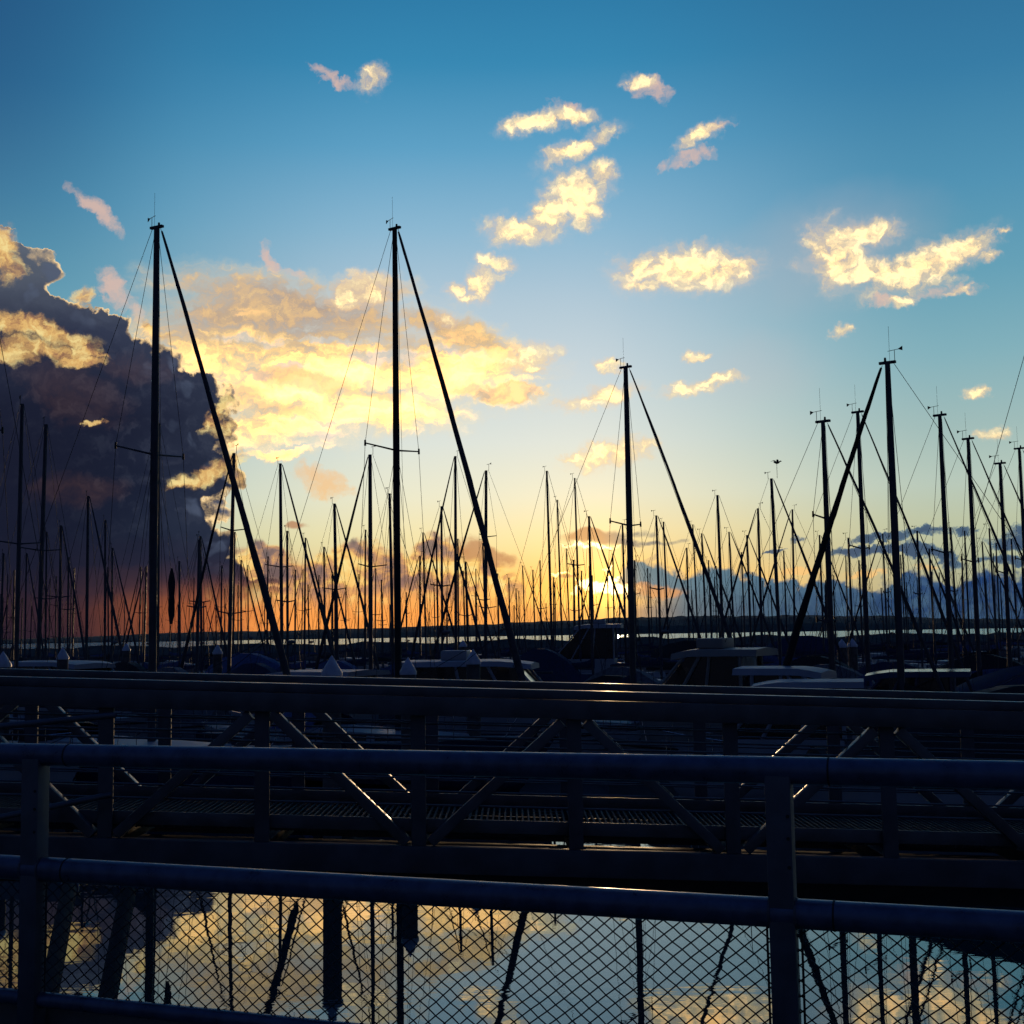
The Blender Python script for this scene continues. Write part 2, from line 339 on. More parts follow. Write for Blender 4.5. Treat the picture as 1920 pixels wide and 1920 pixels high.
        if right or a1 > 0:
            halo = N.math('EXPONENT', (ang / .9) * -1.0) * .9 + N.math('EXPONENT', (ang / 3.4) * -1.0) * .36
            if e0 < 6: halo = halo * (1.0 - N.smooth(A0(1150), A0(1210), az) * .75)
            sky = N.mix(1.0, sky, N.mix(halo.clamp(), (0, 0, 0, 1), (1.3, .72, .14, 1)), 'ADD')
            f = B2(burn, box) if e0 < 6 else None
            if f:
                sba = N.smooth(-.1, .95, f + (fine - .5) * .8) * 4.0
                sky = N.mix(1.0, sky, N.vmath('MULTIPLY', (1.0, .74, .30), N.comb(sba, sba, sba)), 'ADD')
        close_group(g, N, [sky])
        bg = MAIN.new('ShaderNodeBackground'); MAIN.put(bg.inputs[0], use_group(MAIN, g, outer)[0])
        return bg
    bump = N.voro(P1, .62, 2, .55)                                      # cauliflower heads
    az_, el_, ang_, fine_, streak_, bump_, P1_, P2_, base_ = az, el, ang, fine, streak, bump, P1, P2, base
    def choose(f, a, b):                                                # f 0 -> a, 1 -> b; only the chosen side is worked out
        m = N.new('ShaderNodeMixShader'); N.put(m.inputs[0], f)
        t.links.new(a.outputs[0], m.inputs[1]); t.links.new(b.outputs[0], m.inputs[2]); return m
    EC = 5.6; A1, A2 = -9.2, 2.6
    gt = lambda v, k: N.math('GREATER_THAN', v, k)
    gl_, gr_, gu_ = gt(az, A1), gt(az, A2), gt(el, EC)
    gin = N.math('MULTIPLY', N.math('LESS_THAN', az.abs(), 25.0), N.math('MULTIPLY', gt(el, -.5), N.math('LESS_THAN', el, 31.0)))
    ul = leaf((-25, A1, EC, 31)); um = leaf((A1, A2, EC, 31)); ur = leaf((A2, 25, EC, 31))
    ll = leaf((-25, A1, -1, EC)); lm = leaf((A1, A2, -1, EC)); lr = leaf((A2, 25, -1, EC))
    up = choose(gl_, ul, choose(gr_, um, ur)); lo = choose(gl_, ll, choose(gr_, lm, lr))
    fin = choose(gin, out_bg, choose(gu_, lo, up))
    o = N.new('ShaderNodeOutputWorld'); t.links.new(fin.outputs[0], o.inputs[0])
build_world()

sun_d = bpy.data.lights.new('sun', 'SUN'); sun_d.energy = 1.0; sun_d.angle = radians(0.6); sun_d.color = (1, .66, .34)
sun = bpy.data.objects.new('sun', sun_d); COL.objects.link(sun)
sun.rotation_euler = Vector((sin(radians(SUN_AZ)) * cos(radians(SUN_EL)), cos(radians(SUN_AZ)) * cos(radians(SUN_EL)), sin(radians(SUN_EL)))).to_track_quat('Z', 'Y').to_euler()
sun.location = (20, 60, 40)

# ================================================================ materials
MATS = {}
def mat(name, col, rough=.5, metal=0.0, var=.25, scale=6.0, bump=0.0, spec=.5, alt=None):
    """a procedural surface: base colour broken up by two noises, uneven gloss, fine relief"""
    m = bpy.data.materials.new(name); m.use_nodes = True; t = m.node_tree; N = NT(t)
    b = t.nodes['Principled BSDF']
    tc = N.new('ShaderNodeTexCoord'); v = X(N, tc.outputs['Object'])
    n1 = N.new('ShaderNodeTexNoise'); n1.inputs['Scale'].default_value = scale; n1.inputs['Detail'].default_value = 5
    t.links.new(v.s, n1.inputs['Vector']); f = X(N, n1.outputs[0])
    dark = tuple(c * (1 - var) for c in col) if alt is None else alt
    lite = tuple(min(1, c * (1 + var)) for c in col)
    c = N.mix(N.smooth(.3, .7, f), (*dark, 1), (*lite, 1))
    N.put(b.inputs['Base Color'], c); N.put(b.inputs['Roughness'], N.linr(.3, .7, f, max(.02, rough - .1), min(1, rough + .12)))
    b.inputs['Metallic'].default_value = metal; b.inputs['Specular IOR Level'].default_value = spec
    if bump:
        bn = N.new('ShaderNodeBump'); bn.inputs['Strength'].default_value = bump; bn.inputs['Distance'].default_value = .01
        n2 = N.new('ShaderNodeTexNoise'); n2.inputs['Scale'].default_value = scale * 8; n2.inputs['Detail'].default_value = 3
        t.links.new(v.s, n2.inputs['Vector']); t.links.new(n2.outputs[0], bn.inputs['Height']); t.links.new(bn.outputs[0], b.inputs['Normal'])
    MATS[name] = m; return m
mat('rail_paint', (.075, .10, .165), .34, .45, .25, 14, .08)
mat('post_paint', (.075, .085, .105), .5, .2, .2, 9, .05)
mat('mesh_wire', (.03, .032, .038), .5, .3, .2, 30)
mat('gangway_metal', (.085, .095, .115), .42, .45, .22, 5, .05)
mat('chord_dark', (.07, .078, .095), .62, .05, .22, 5, .05, spec=.3)
mat('grating_metal', (.05, .055, .062), .75, .1, .3, 12, spec=.2)
mat('underframe', (.03, .032, .036), .6, .3, .3, 5)
mat('mast_metal', (.055, .06, .072), .55, .1, .2, 3, spec=.3)
mat('mast_dark', (.02, .021, .025), .6, 0, .2, 3, spec=.25)
mat('rigging_wire', (.03, .03, .035), .6, .1, .2, 20, spec=.25)
mat('hull_white', (.26, .28, .32), .5, 0, .12, .8, spec=.35)
mat('hull_navy', (.02, .03, .07), .22, 0, .2, .8)
mat('hull_cream', (.22, .215, .20), .5, 0, .12, .8, spec=.35)
mat('deck_paint', (.16, .165, .17), .8, 0, .15, 4, .05)
mat('window_glass', (.012, .014, .018), .08, 0, .2, 3)
mat('canvas_navy', (.018, .026, .065), .85, 0, .3, 8, .2)
mat('canvas_blue', (.04, .075, .19), .8, 0, .3, 8, .2)
mat('canvas_black', (.012, .012, .014), .85, 0, .3, 8, .2)
mat('canvas_grey', (.10, .105, .12), .85, 0, .3, 8, .2)
mat('furled_sail', (.04, .042, .052), .8, 0, .35, 5, .3)
mat('pile_concrete', (.085, .08, .075), .85, 0, .35, 4, .4)
mat('pile_wood', (.014, .013, .012), .9, 0, .4, 5, .5)
mat('pile_cap_white', (.40, .44, .52), .5, 0, .12, 5)
mat('dock_concrete', (.11, .11, .11), .9, 0, .3, 2.5, .3)
mat('promenade_concrete', (.16, .155, .15), .9, 0, .25, 2.5, .3)
mat('rock', (.05, .048, .045), .9, 0, .4, .5, .6)
mat('forest', (.030, .034, .036), .95, 0, .45, .03)
mat('chrome', (.5, .52, .55), .12, 1.0, .1, 10)
mat('flag_cloth', (.02, .02, .03), .85, 0, .3, 6)
mat('rubber', (.02, .02, .02), .8, 0, .3, 8)

def water_material():
    """still, slightly green harbour water: a tinted mirror over dark murk, mixed by Fresnel"""
    m = bpy.data.materials.new('harbour_water'); m.use_nodes = True; t = m.node_tree; N = NT(t)
    t.nodes.remove(t.nodes['Principled BSDF'])
    df = N.new('ShaderNodeBsdfDiffuse'); df.inputs[0].default_value = (.004, .022, .028, 1)
    b = N.new('ShaderNodeBsdfGlossy'); b.inputs['Color'].default_value = (.86, .98, 1.0, 1)
    fr = N.new('ShaderNodeFresnel'); fr.inputs[0].default_value = 1.85
    mx = N.new('ShaderNodeMixShader'); t.links.new(fr.outputs[0], mx.inputs[0]); t.links.new(df.outputs[0], mx.inputs[1]); t.links.new(b.outputs[0], mx.inputs[2])
    t.links.new(mx.outputs[0], t.nodes['Material Output'].inputs['Surface'])
    N.put(b.inputs['Roughness'], N.smooth(262, 330, N.sep(X(N, N.new('ShaderNodeTexCoord').outputs['Object']))[1], .012, .16))
    tc = N.new('ShaderNodeTexCoord'); v = X(N, tc.outputs['Object'])
    def nz(vec, sc, de, ro=.5):
        n = N.new('ShaderNodeTexNoise'); n.inputs['Scale'].default_value = sc; n.inputs['Detail'].default_value = de; n.inputs['Roughness'].default_value = ro
        N.put(n.inputs['Vector'], vec); return X(N, n.outputs[0])
    v2 = N.vmath('MULTIPLY', v, (.55, 1.3, 1))
    patch = N.smooth(.46, .66, nz(N.vmath('MULTIPLY', v, (.10, .30, 1)), 1.0, 3))
    h = nz(v2, .5, 2) * .0030 + nz(v2, 2.6, 3) * (patch * .0022 + .0004)
    # beyond the breakwater the open water is choppy
    far = N.smooth(258, 300, N.sep(v)[1])
    h = h + nz(N.vmath('MULTIPLY', v, (.05, .11, 1)), 1.0, 4, .6) * far * 2.6
    bn = N.new('ShaderNodeBump'); bn.inputs['Strength'].default_value = 1.0; bn.inputs['Distance'].default_value = 1.0
    N.put(bn.inputs['Height'], h); t.links.new(bn.outputs[0], b.inputs['Normal']); t.links.new(bn.outputs[0], fr.inputs['Normal'])
    return m
MATS['water'] = water_material()

# ================================================================ mesh helpers
class MB:
    def __init__(s): s.v = []; s.f = []
    def add(s, vs, fs):
        o = len(s.v); s.v += [tuple(p) for p in vs]; s.f += [tuple(i + o for i in q) for q in fs]; return s
    def frame(s, c, ax, ay, az):
        """box with centre c and half-axis vectors"""
        c, ax, ay, az = map(Vector, (c, ax, ay, az)); vs = []
        for i in (-1, 1):
            for j in (-1, 1):
                for k in (-1, 1): vs.append(c + ax * i + ay * j + az * k)
        return s.add(vs, [(0, 1, 3, 2), (4, 6, 7, 5), (0, 4, 5, 1), (2, 3, 7, 6), (0, 2, 6, 4), (1, 5, 7, 3)])
    def box(s, x0, x1, y0, y1, z0, z1):
        return s.frame(((x0 + x1) / 2, (y0 + y1) / 2, (z0 + z1) / 2), ((x1 - x0) / 2, 0, 0), (0, (y1 - y0) / 2, 0), (0, 0, (z1 - z0) / 2))
    def tube(s, pts, r, n=8, flat=1.0, caps=True, up=(0, 0, 1)):
        """tube along a polyline; r one radius or one per point; flat squeezes it sideways"""
        pts = [Vector(p) for p in pts]; rs = r if isinstance(r, (list, tuple)) else [r] * len(pts)
        o = len(s.v); m = len(pts)
        for i, p in enumerate(pts):
            d = (pts[min(i + 1, m - 1)] - pts[max(i - 1, 0)]).normalized()
            a = d.cross(Vector(up))
            if a.length < 1e-4: a = d.cross(Vector((0, 1, 0)))
            a.normalize(); b = a.cross(d)
            for k in range(n):
                q = 2 * pi * k / n; s.v.append(tuple(p + (a * cos(q) * flat + b * sin(q)) * rs[i]))
        for i in range(m - 1):
            for k in range(n):
                k2 = (k + 1) % n; s.f.append((o + i * n + k, o + i * n + k2, o + (i + 1) * n + k2, o + (i + 1) * n + k))
        if caps:
            s.f.append(tuple(o + k for k in range(n - 1, -1, -1))); s.f.append(tuple(o + (m - 1) * n + k for k in range(n)))
        return s
    def loft(s, rings, caps=True, closed=True):
        o = len(s.v); n = len(rings[0])
        for r in rings: s.v += [tuple(p) for p in r]
        for i in range(len(rings) - 1):
            for k in range(n if closed else n - 1):
                k2 = (k + 1) % n; s.f.append((o + i * n + k, o + i * n + k2, o + (i + 1) * n + k2, o + (i + 1) * n + k))
        if caps:
            s.f.append(tuple(o + k for k in range(n - 1, -1, -1))); s.f.append(tuple(o + (len(rings) - 1) * n + k for k in range(n)))
        return s
    def lathe(s, prof, n=14, c=(0, 0, 0)):
        return s.loft([[(c[0] + r * cos(2 * pi * k / n), c[1] + r * sin(2 * pi * k / n), c[2] + z) for k in range(n)] for r, z in prof])
    def mesh(s, name, smooth=False, bevel=0.0):
        me = bpy.data.meshes.new(name); me.from_pydata(s.v, [], s.f); me.update()
        bm = bmesh.new(); bm.from_mesh(me)
        bmesh.ops.recalc_face_normals(bm, faces=bm.faces)
        if bevel: bmesh.ops.bevel(bm, geom=bm.edges[:], offset=bevel, segments=2, affect='EDGES', profile=.6)
        bm.to_mesh(me); bm.free()
        if smooth:
            for p in me.polygons: p.use_smooth = True
            try: me.set_sharp_from_angle(angle=radians(40))
            except Exception: pass
        return me
    def build(s, name, material, parent=None, smooth=True, bevel=0.0):
        return link(name, s.mesh(name, smooth, bevel), material, parent)
def link(name, me, material, parent=None):
    if not me.materials: me.materials.append(MATS[material])
    o = bpy.data.objects.new(name, me); COL.objects.link(o); o.parent = parent; return o
def thing(name, label, cat, loc=(0, 0, 0), rz=0, group=None):
    o = bpy.data.objects.new(name, None); COL.objects.link(o); o.empty_display_size = .3
    o.location = loc; o.rotation_euler = (0, 0, rz); return tag(o, label, cat, group)
def tag(o, label, cat, group=None):
    o['label'] = label; o['category'] = cat
    if group: o['group'] = group
    return o
def struct(o): o['kind'] = 'structure'; return o

# ================================================================ setting
w = MB().add([(-9000, -60, 0), (9000, -60, 0), (9000, 9000, 0), (-9000, 9000, 0)], [(0, 1, 2, 3)]).build('water', 'water', smooth=False); struct(w)
bed = MB().add([(-9000, -60, -4), (9000, -60, -4), (9000, 9000, -4), (-9000, 9000, -4)], [(0, 1, 2, 3)]).build('ground', 'rock', smooth=False); struct(bed)

def hills():
    """a wooded ridge four kilometres off across the sound"""
    D = 4000.0; prof = [(-900, 8), (-200, 8), (0, 9), (100, 11), (330, 17), (450, 16), (550, 18), (700, 19), (800, 21), (960, 25), (1080, 29), (1250, 33), (1400, 32), (1550, 31), (1700, 27), (1850, 20), (1920, 18), (2300, 16), (2900, 20)]
    def hgt(px):
        for (a, ha), (b, hb) in zip(prof, prof[1:]):
            if a <= px <= b: return ha + (hb - ha) * (px - a) / (b - a)
        return 12
    rnd = random.Random(3); rings = []
    n = 420
    for i in range(n + 1):
        px = -900 + 3800 * i / n; x = (px - 960) / FOC * D
        h = (hgt(px) - 1.5) / FOC * D + EYE
        h *= 1 + .025 * sin(i * .31) + .02 * sin(i * .83 + 1) + rnd.uniform(-.03, .03)
        sh = 20 * sin(i * .11)
        rings.append([(x, D - 60 + sh, -2), (x, D - 50 + sh, 3), (x, D + 20 + sh, h * .45 + rnd.uniform(-1, 1)), (x, D + 140 + sh, h * .8 + rnd.uniform(-1, 1)), (x, D + 300, h), (x, D + 900, h * .5), (x, D + 1500, -2)])
    return struct(MB().loft(rings, caps=False, closed=False).build('hills', 'forest', smooth=False))
hills()

# the quay the photographer stands on, its edge running along the railing
RA = Vector((-1.88, 5.28, 0)); RB = Vector((1.53, 4.01, 0)); RD = (RB - RA).normalized(); RN = Vector((-RD.y, RD.x, 0))   # RN points out over the water
QUAY = 2.65
def quay():
    mid = (RA + RB) / 2
    c = mid + RN * .22 - RN * 10; c.z = QUAY - 3.0
    o = MB().frame(c, RD * 60, RN * 10, (0, 0, 3.0)).build('promenade', 'promenade_concrete', smooth=False); struct(o)
    k = mid + RN * .14; k.z = QUAY + .05
    MB().frame(k, RD * 60, RN * .078, (0, 0, .05)).build('kerb', 'promenade_concrete', o, smooth=False, bevel=.008)
quay()

# ================================================================ railing in front
def railing():
    root = thing('railing', 'dark blue pipe railing with chain link panels across the foreground', 'railing', (0, 0, 0))
    base = RA.copy()
    def at(s, z, out=0.0): p = base + RD * s + RN * out; p.z = z; return p
    ZT, ZM = EYE - .45, EYE - .90
    def s_of(px, py, z):  # where along the rail the line of sight px crosses its vertical plane
        r = ray(px, py); k = (base - CP).dot(RN) / r.dot(RN); return (CP + r * k - base).dot(RD), (CP + r * k).z
    s0 = s_of(68, 1500, 0)[0]; s1 = s_of(1464, 1560, 0)[0]; bay = s1 - s0
    posts = [s0 + bay * k for k in (-2, -1, 0, 1, 2, 3)]
    zb = s_of(300, 1897, 0)[1]
    for z, nm, rad in ((ZT, 'top_rail', .044), (ZM, 'middle_rail', .047)):
        rl = MB().tube([at(posts[0] - .5, z), at(posts[-1] + .5, z)], rad, 28).build(nm, 'rail_paint', root)
        for k in (2, 3, 4):                                   # sleeve joints a hand beyond each post
            s = posts[k] + .16
            MB().tube([at(s - .003, z), at(s + .003, z)], rad + .0016, 28).build('joint_ring', 'rubber', rl)
    MB().tube([at(posts[0] - .5, zb), at(posts[-1] + .5, zb)], .030, 20).build('bottom_rail', 'rail_paint', root)
    for s in posts:
        p = at(s, (QUAY + ZT) / 2, -.006)
        po = MB().frame(p, RD * .041, RN * .036, (0, 0, (ZT - QUAY) / 2 - .012)).build('post', 'post_paint', root, smooth=True, bevel=.006)
        MB().frame(at(s, QUAY + .008, -.006), RD * .09, RN * .075, (0, 0, .008)).build('base_plate', 'post_paint', po, bevel=.003)
        for sd_ in (-.0415, .0415):                            # weld beads where the rails meet the post
            MB().tube([at(s + sd_ - .004, ZM), at(s + sd_ + .004, ZM)], .0505, 28).build('weld_bead', 'post_paint', po)
        for z in (ZT - .14, ZT - .21, ZT - .30):              # mesh bolts on the post's edge
            q = at(s + .030, z, -.042); MB().tube([q - RN * .004, q + RN * .004], .006, 8, up=(0, 0, 1)).build('bolt', 'rubber', po)
    # chain link: interlocking wires crossing over and under
    W, Hh = .059, .047
    mb = MB(); z0, z1 = zb + .012, ZM - .03; n = int((z1 - z0) / (Hh / 2)) + 1
    rnd = random.Random(5)
    lo, hi = posts[1] - .4, posts[4] + .4
    for sgn in (1, -1):
        k = 0; s = lo
        while s < hi:
            pts = []; jit = rnd.uniform(-.0016, .0016)
            for i in range(n + 1):
                z = min(z0 + i * Hh / 2, z1)
                ss = s + jit + sgn * (z - z0) / Hh * W + rnd.uniform(-.0009, .0009)
                ss += .003 * sin(ss * 5.1 + z * 9) + .0022 * sin(ss * 13 + z * 21); pts.append(at(ss, z + .0025 * sin(ss * 7.3), (.0024 if (i + k) % 2 else -.0024) * sgn + .004 + .008 * sin(ss * 3.1) * sin((z - z0) / (z1 - z0) * pi)))
            mb.tube(pts, .0025, 5, caps=False)
            s += W; k += 1
    c = mb.build('chain_link', 'mesh_wire', root); c['kind'] = 'stuff'
    for s in posts[1:5]:                                      # tension bars by the posts
        for d in (-.055, .055):
            MB().tube([at(s + d, z0 - .01, .004), at(s + d, z1 + .01, .004)], .004, 8).build('tension_bar', 'mesh_wire', root)
railing()

# ================================================================ gangway behind it
def gangway():
    Y0, WID = 9.3, 1.55
    root = thing('gangway', 'dark aluminium truss gangway sloping down behind the foreground railing', 'gangway', (0, 0, 0))
    zl = aty(0, 1268, Y0).z; zr = aty(1920, 1316, Y0).z; xl = aty(0, 1268, Y0).x; xr = aty(1920, 1316, Y0).x
    sl = (zr - zl) / (xr - xl); zc = zl - sl * xl
    ztop = lambda x: zc + sl * x
    pxm = Y0 / FOC                                            # metres per photo pixel there
    U = Vector((1, 0, sl)).normalized(); V = Vector((0, 1, 0)); Wv = U.cross(V) * -1
    if Wv.z < 0: Wv = -Wv
    X0, X1 = -9.0, 9.5
    def bar(y, d0, d1, hw, name, m, parent, bev=.006):
        """a long beam from d0 to d1 pixels below the top edge"""
        c = Vector(((X0 + X1) / 2, y, ztop((X0 + X1) / 2) - (d0 + d1) / 2 * pxm))
        return MB().frame(c, U * ((X1 - X0) / 2), V * hw, Wv * ((d1 - d0) / 2 * pxm)).build(name, m, parent, bevel=bev)
    panel = 289 * pxm; xb = aty(785, 1500, Y0).x
    for side, y in ((0, Y0), (1, Y0 + WID)):
        bar(y + .03, 0, 17, .055, 'top_cap', 'gangway_metal', root, .008)
        bar(y, 17.3, 52, .075, 'top_chord', 'gangway_metal', root, .008)
        bar(y, 290, 338, .05, 'bottom_chord', 'chord_dark', root, .008)
        bar(y + .045 if side == 0 else y - .045, 242, 266, .006, 'toe_plate', 'gangway_metal', root, .002)
        for d in (68, 91, 108, 130, 168, 192, 217):
            z = lambda x: ztop(x) - d * pxm
            MB().tube([(X0, y + .03, z(X0)), (X1, y + .03, z(X1))], .0075, 8).build('guard_wire', 'gangway_metal', root)
        k0 = int((X0 - xb) / panel); k1 = int((X1 - xb) / panel)
        for k in range(k0, k1 + 1):
            x = xb + k * panel
            zt, zb_ = ztop(x) - 52.3 * pxm, ztop(x) - 289.7 * pxm
            MB().frame((x, y, (zt + zb_) / 2), (.052, 0, 0), (0, .018, 0), (0, 0, (zt - zb_) / 2)).build('post', 'chord_dark', root, bevel=.006)
            if k < k1:
                xa, xc = (x, x + panel)
                lowA = (k % 2 == 0)
                a = Vector((xa + .06, y, (ztop(xa) - (289 if lowA else 53) * pxm)))
                b = Vector((xc - .06, y, (ztop(xc) - (53 if lowA else 289) * pxm)))
                d = (b - a); L = d.length; d.normalize(); nrm = d.cross(V).normalized()
                MB().frame((a + b) / 2, d * (L / 2 - .03), V * .038, nrm * .036).build('diagonal', 'gangway_metal', root, bevel=.006)
    # deck
    mb = MB(); x = X0
    zd = lambda x: ztop(x) - 268 * pxm
    while x < X1:
        mb.frame((x, Y0 + WID / 2, zd(x)), U * .007, V * (WID / 2 - .08), Wv * .016); x += .045
    for i in range(9):
        y = Y0 + .1 + (WID - .2) * i / 8
        mb.frame(((X0 + X1) / 2, y, zd((X0 + X1) / 2) - .006), U * ((X1 - X0) / 2), V * .004, Wv * .009)
    g = mb.build('deck_grating', 'grating_metal', root, smooth=False); g['kind'] = 'stuff'
    k = 0
    for k in range(k0, k1 + 1):
        x = xb + k * panel
        MB().frame((x, Y0 + WID / 2, ztop(x) - 302 * pxm), U * .04, V * (WID / 2 - .075), Wv * .05).build('floor_beam', 'underframe', root, bevel=.005)
    bar(Y0 + .32, 339, 385, .10, 'under_stringer', 'underframe', root, .01)
    bar(Y0 + WID - .25, 339, 396, .10, 'under_stringer', 'underframe', root, .01)
    for y, d, r in ((Y0 + .62, 372, .045), (Y0 + .80, 380, .06)):
        z = lambda x: ztop(x) - d * pxm
        MB().tube([(X0, y, z(X0)), (X1, y, z(X1))], r, 12).build('service_pipe', 'underframe', root)
    # rising handrail at the shore end
    for (xa, ya, xb_, yb) in ((-60, 1368, 216, 1341), (-60, 1545, 208, 1490)):
        MB().tube([aty(xa, ya, Y0 - .55), aty(xb_, yb, Y0 - .12)], .022, 12).build('end_handrail', 'gangway_metal', root)
gangway()

# ================================================================ boats
def hull_mesh(L, B, fb, draft, x0, stern=.72, bowrake=.10, power=1.6):
    """hull shell and deck sheet, bow towards +x, x0 = stern position"""
    N_ = 15; rings = []; deck = []
    for i in range(N_):
        t = i / (N_ - 1)
        hb = B / 2 * ((stern + (1 - stern) * sin(pi / 2 * min(1, t / .45))) if t < .45 else max(.012, 1 - ((t - .45) / .55) ** (power + .6)))
        sh = fb * (1 + .10 * (1 - t) ** 2 - .10 * sin(pi * t) * .6 + .28 * t * t)
        dr = draft * (sin(pi * min(1, max(0, t * .92 + .06))) ** .7)
        bx = x0 + L * t; rk = bowrake * L * max(0, (t - .75) / .25) ** 1.5
        pts = []
        for (wy, hz) in ((1, 1), (.985, .75), (.95, .45), (.86, .12)): pts.append((bx - rk * (1 - hz), hb * wy, sh * hz))
        pts.append((bx - rk * 1.05, hb * .5, -dr * .55)); pts.append((bx - rk * 1.1, 0, -dr))
        r = pts + [(x, -y, z) for x, y, z in pts[-2::-1]]
        rings.append(r); deck.append([(bx, hb * .975, sh - .05), (bx, 0, sh - .05 + .05 * B / 3.5), (bx, -hb * .975, sh - .05)])
    return rings, deck
def add_hull(root, L, B, fb, draft, x0, m='hull_white', **kw):
    rings, deck = hull_mesh(L, B, fb, draft, x0, **kw)
    mb = MB(); mb.loft(rings, caps=False, closed=False); n = len(rings[0])
    mb.f.append(tuple(range(n - 1, -1, -1)))
    h = mb.build('hull', m, root)
    MB().loft(deck, caps=False, closed=False).build('deck', 'deck_paint', root)
    return h
def trunk(root, name, x0, x1, b0, b1, z0, h0, h1, m, rakeb=.25, rakef=.5, inset=.12, windows=0, wm='window_glass'):
    """cabin trunk with sloping ends; windows let into both sides"""
    nst = 7; rings = []
    for i in range(nst):
        t = i / (nst - 1); hb = b0 + (b1 - b0) * t; h = h0 + (h1 - h0) * t
        xa = x0 + (x1 - x0) * t; xt = x0 + rakeb * h0 + (x1 - x0 - rakeb * h0 - rakef * h1) * t
        rings.append([(xa, hb, z0), (xt, hb - inset * h, z0 + h * .92), (xt, hb * .6, z0 + h), (xt, -hb * .6, z0 + h), (xt, -hb + inset * h, z0 + h * .92), (xa, -hb, z0)])
    c = MB().loft(rings).build(name, m, root)
    for s in (-1, 1):
        for k in range(windows):
            ta, tb = .12 + .76 * k / windows, .12 + .76 * (k + .78) / windows
            q = []
            for tt, zz in ((ta, .32), (tb, .32), (tb, .74), (ta, .74)):
                hb = b0 + (b1 - b0) * tt; h = h0 + (h1 - h0) * tt
                xx = (x0 + (x1 - x0) * tt) * (1 - zz) + (x0 + rakeb * h0 + (x1 - x0 - rakeb * h0 - rakef * h1) * tt) * zz
                q.append(Vector((xx, s * (hb - inset * h * zz / .92 + .006), z0 + h * zz)))
            o = Vector((0, s * .012, 0)); vs = q + [p + o for p in q]
            MB().add(vs, [(0, 1, 2, 3), (4, 7, 6, 5), (0, 4, 5, 1), (1, 5, 6, 2), (2, 6, 7, 3), (3, 7, 4, 0)]).build('window', wm, c, smooth=False)
    return c

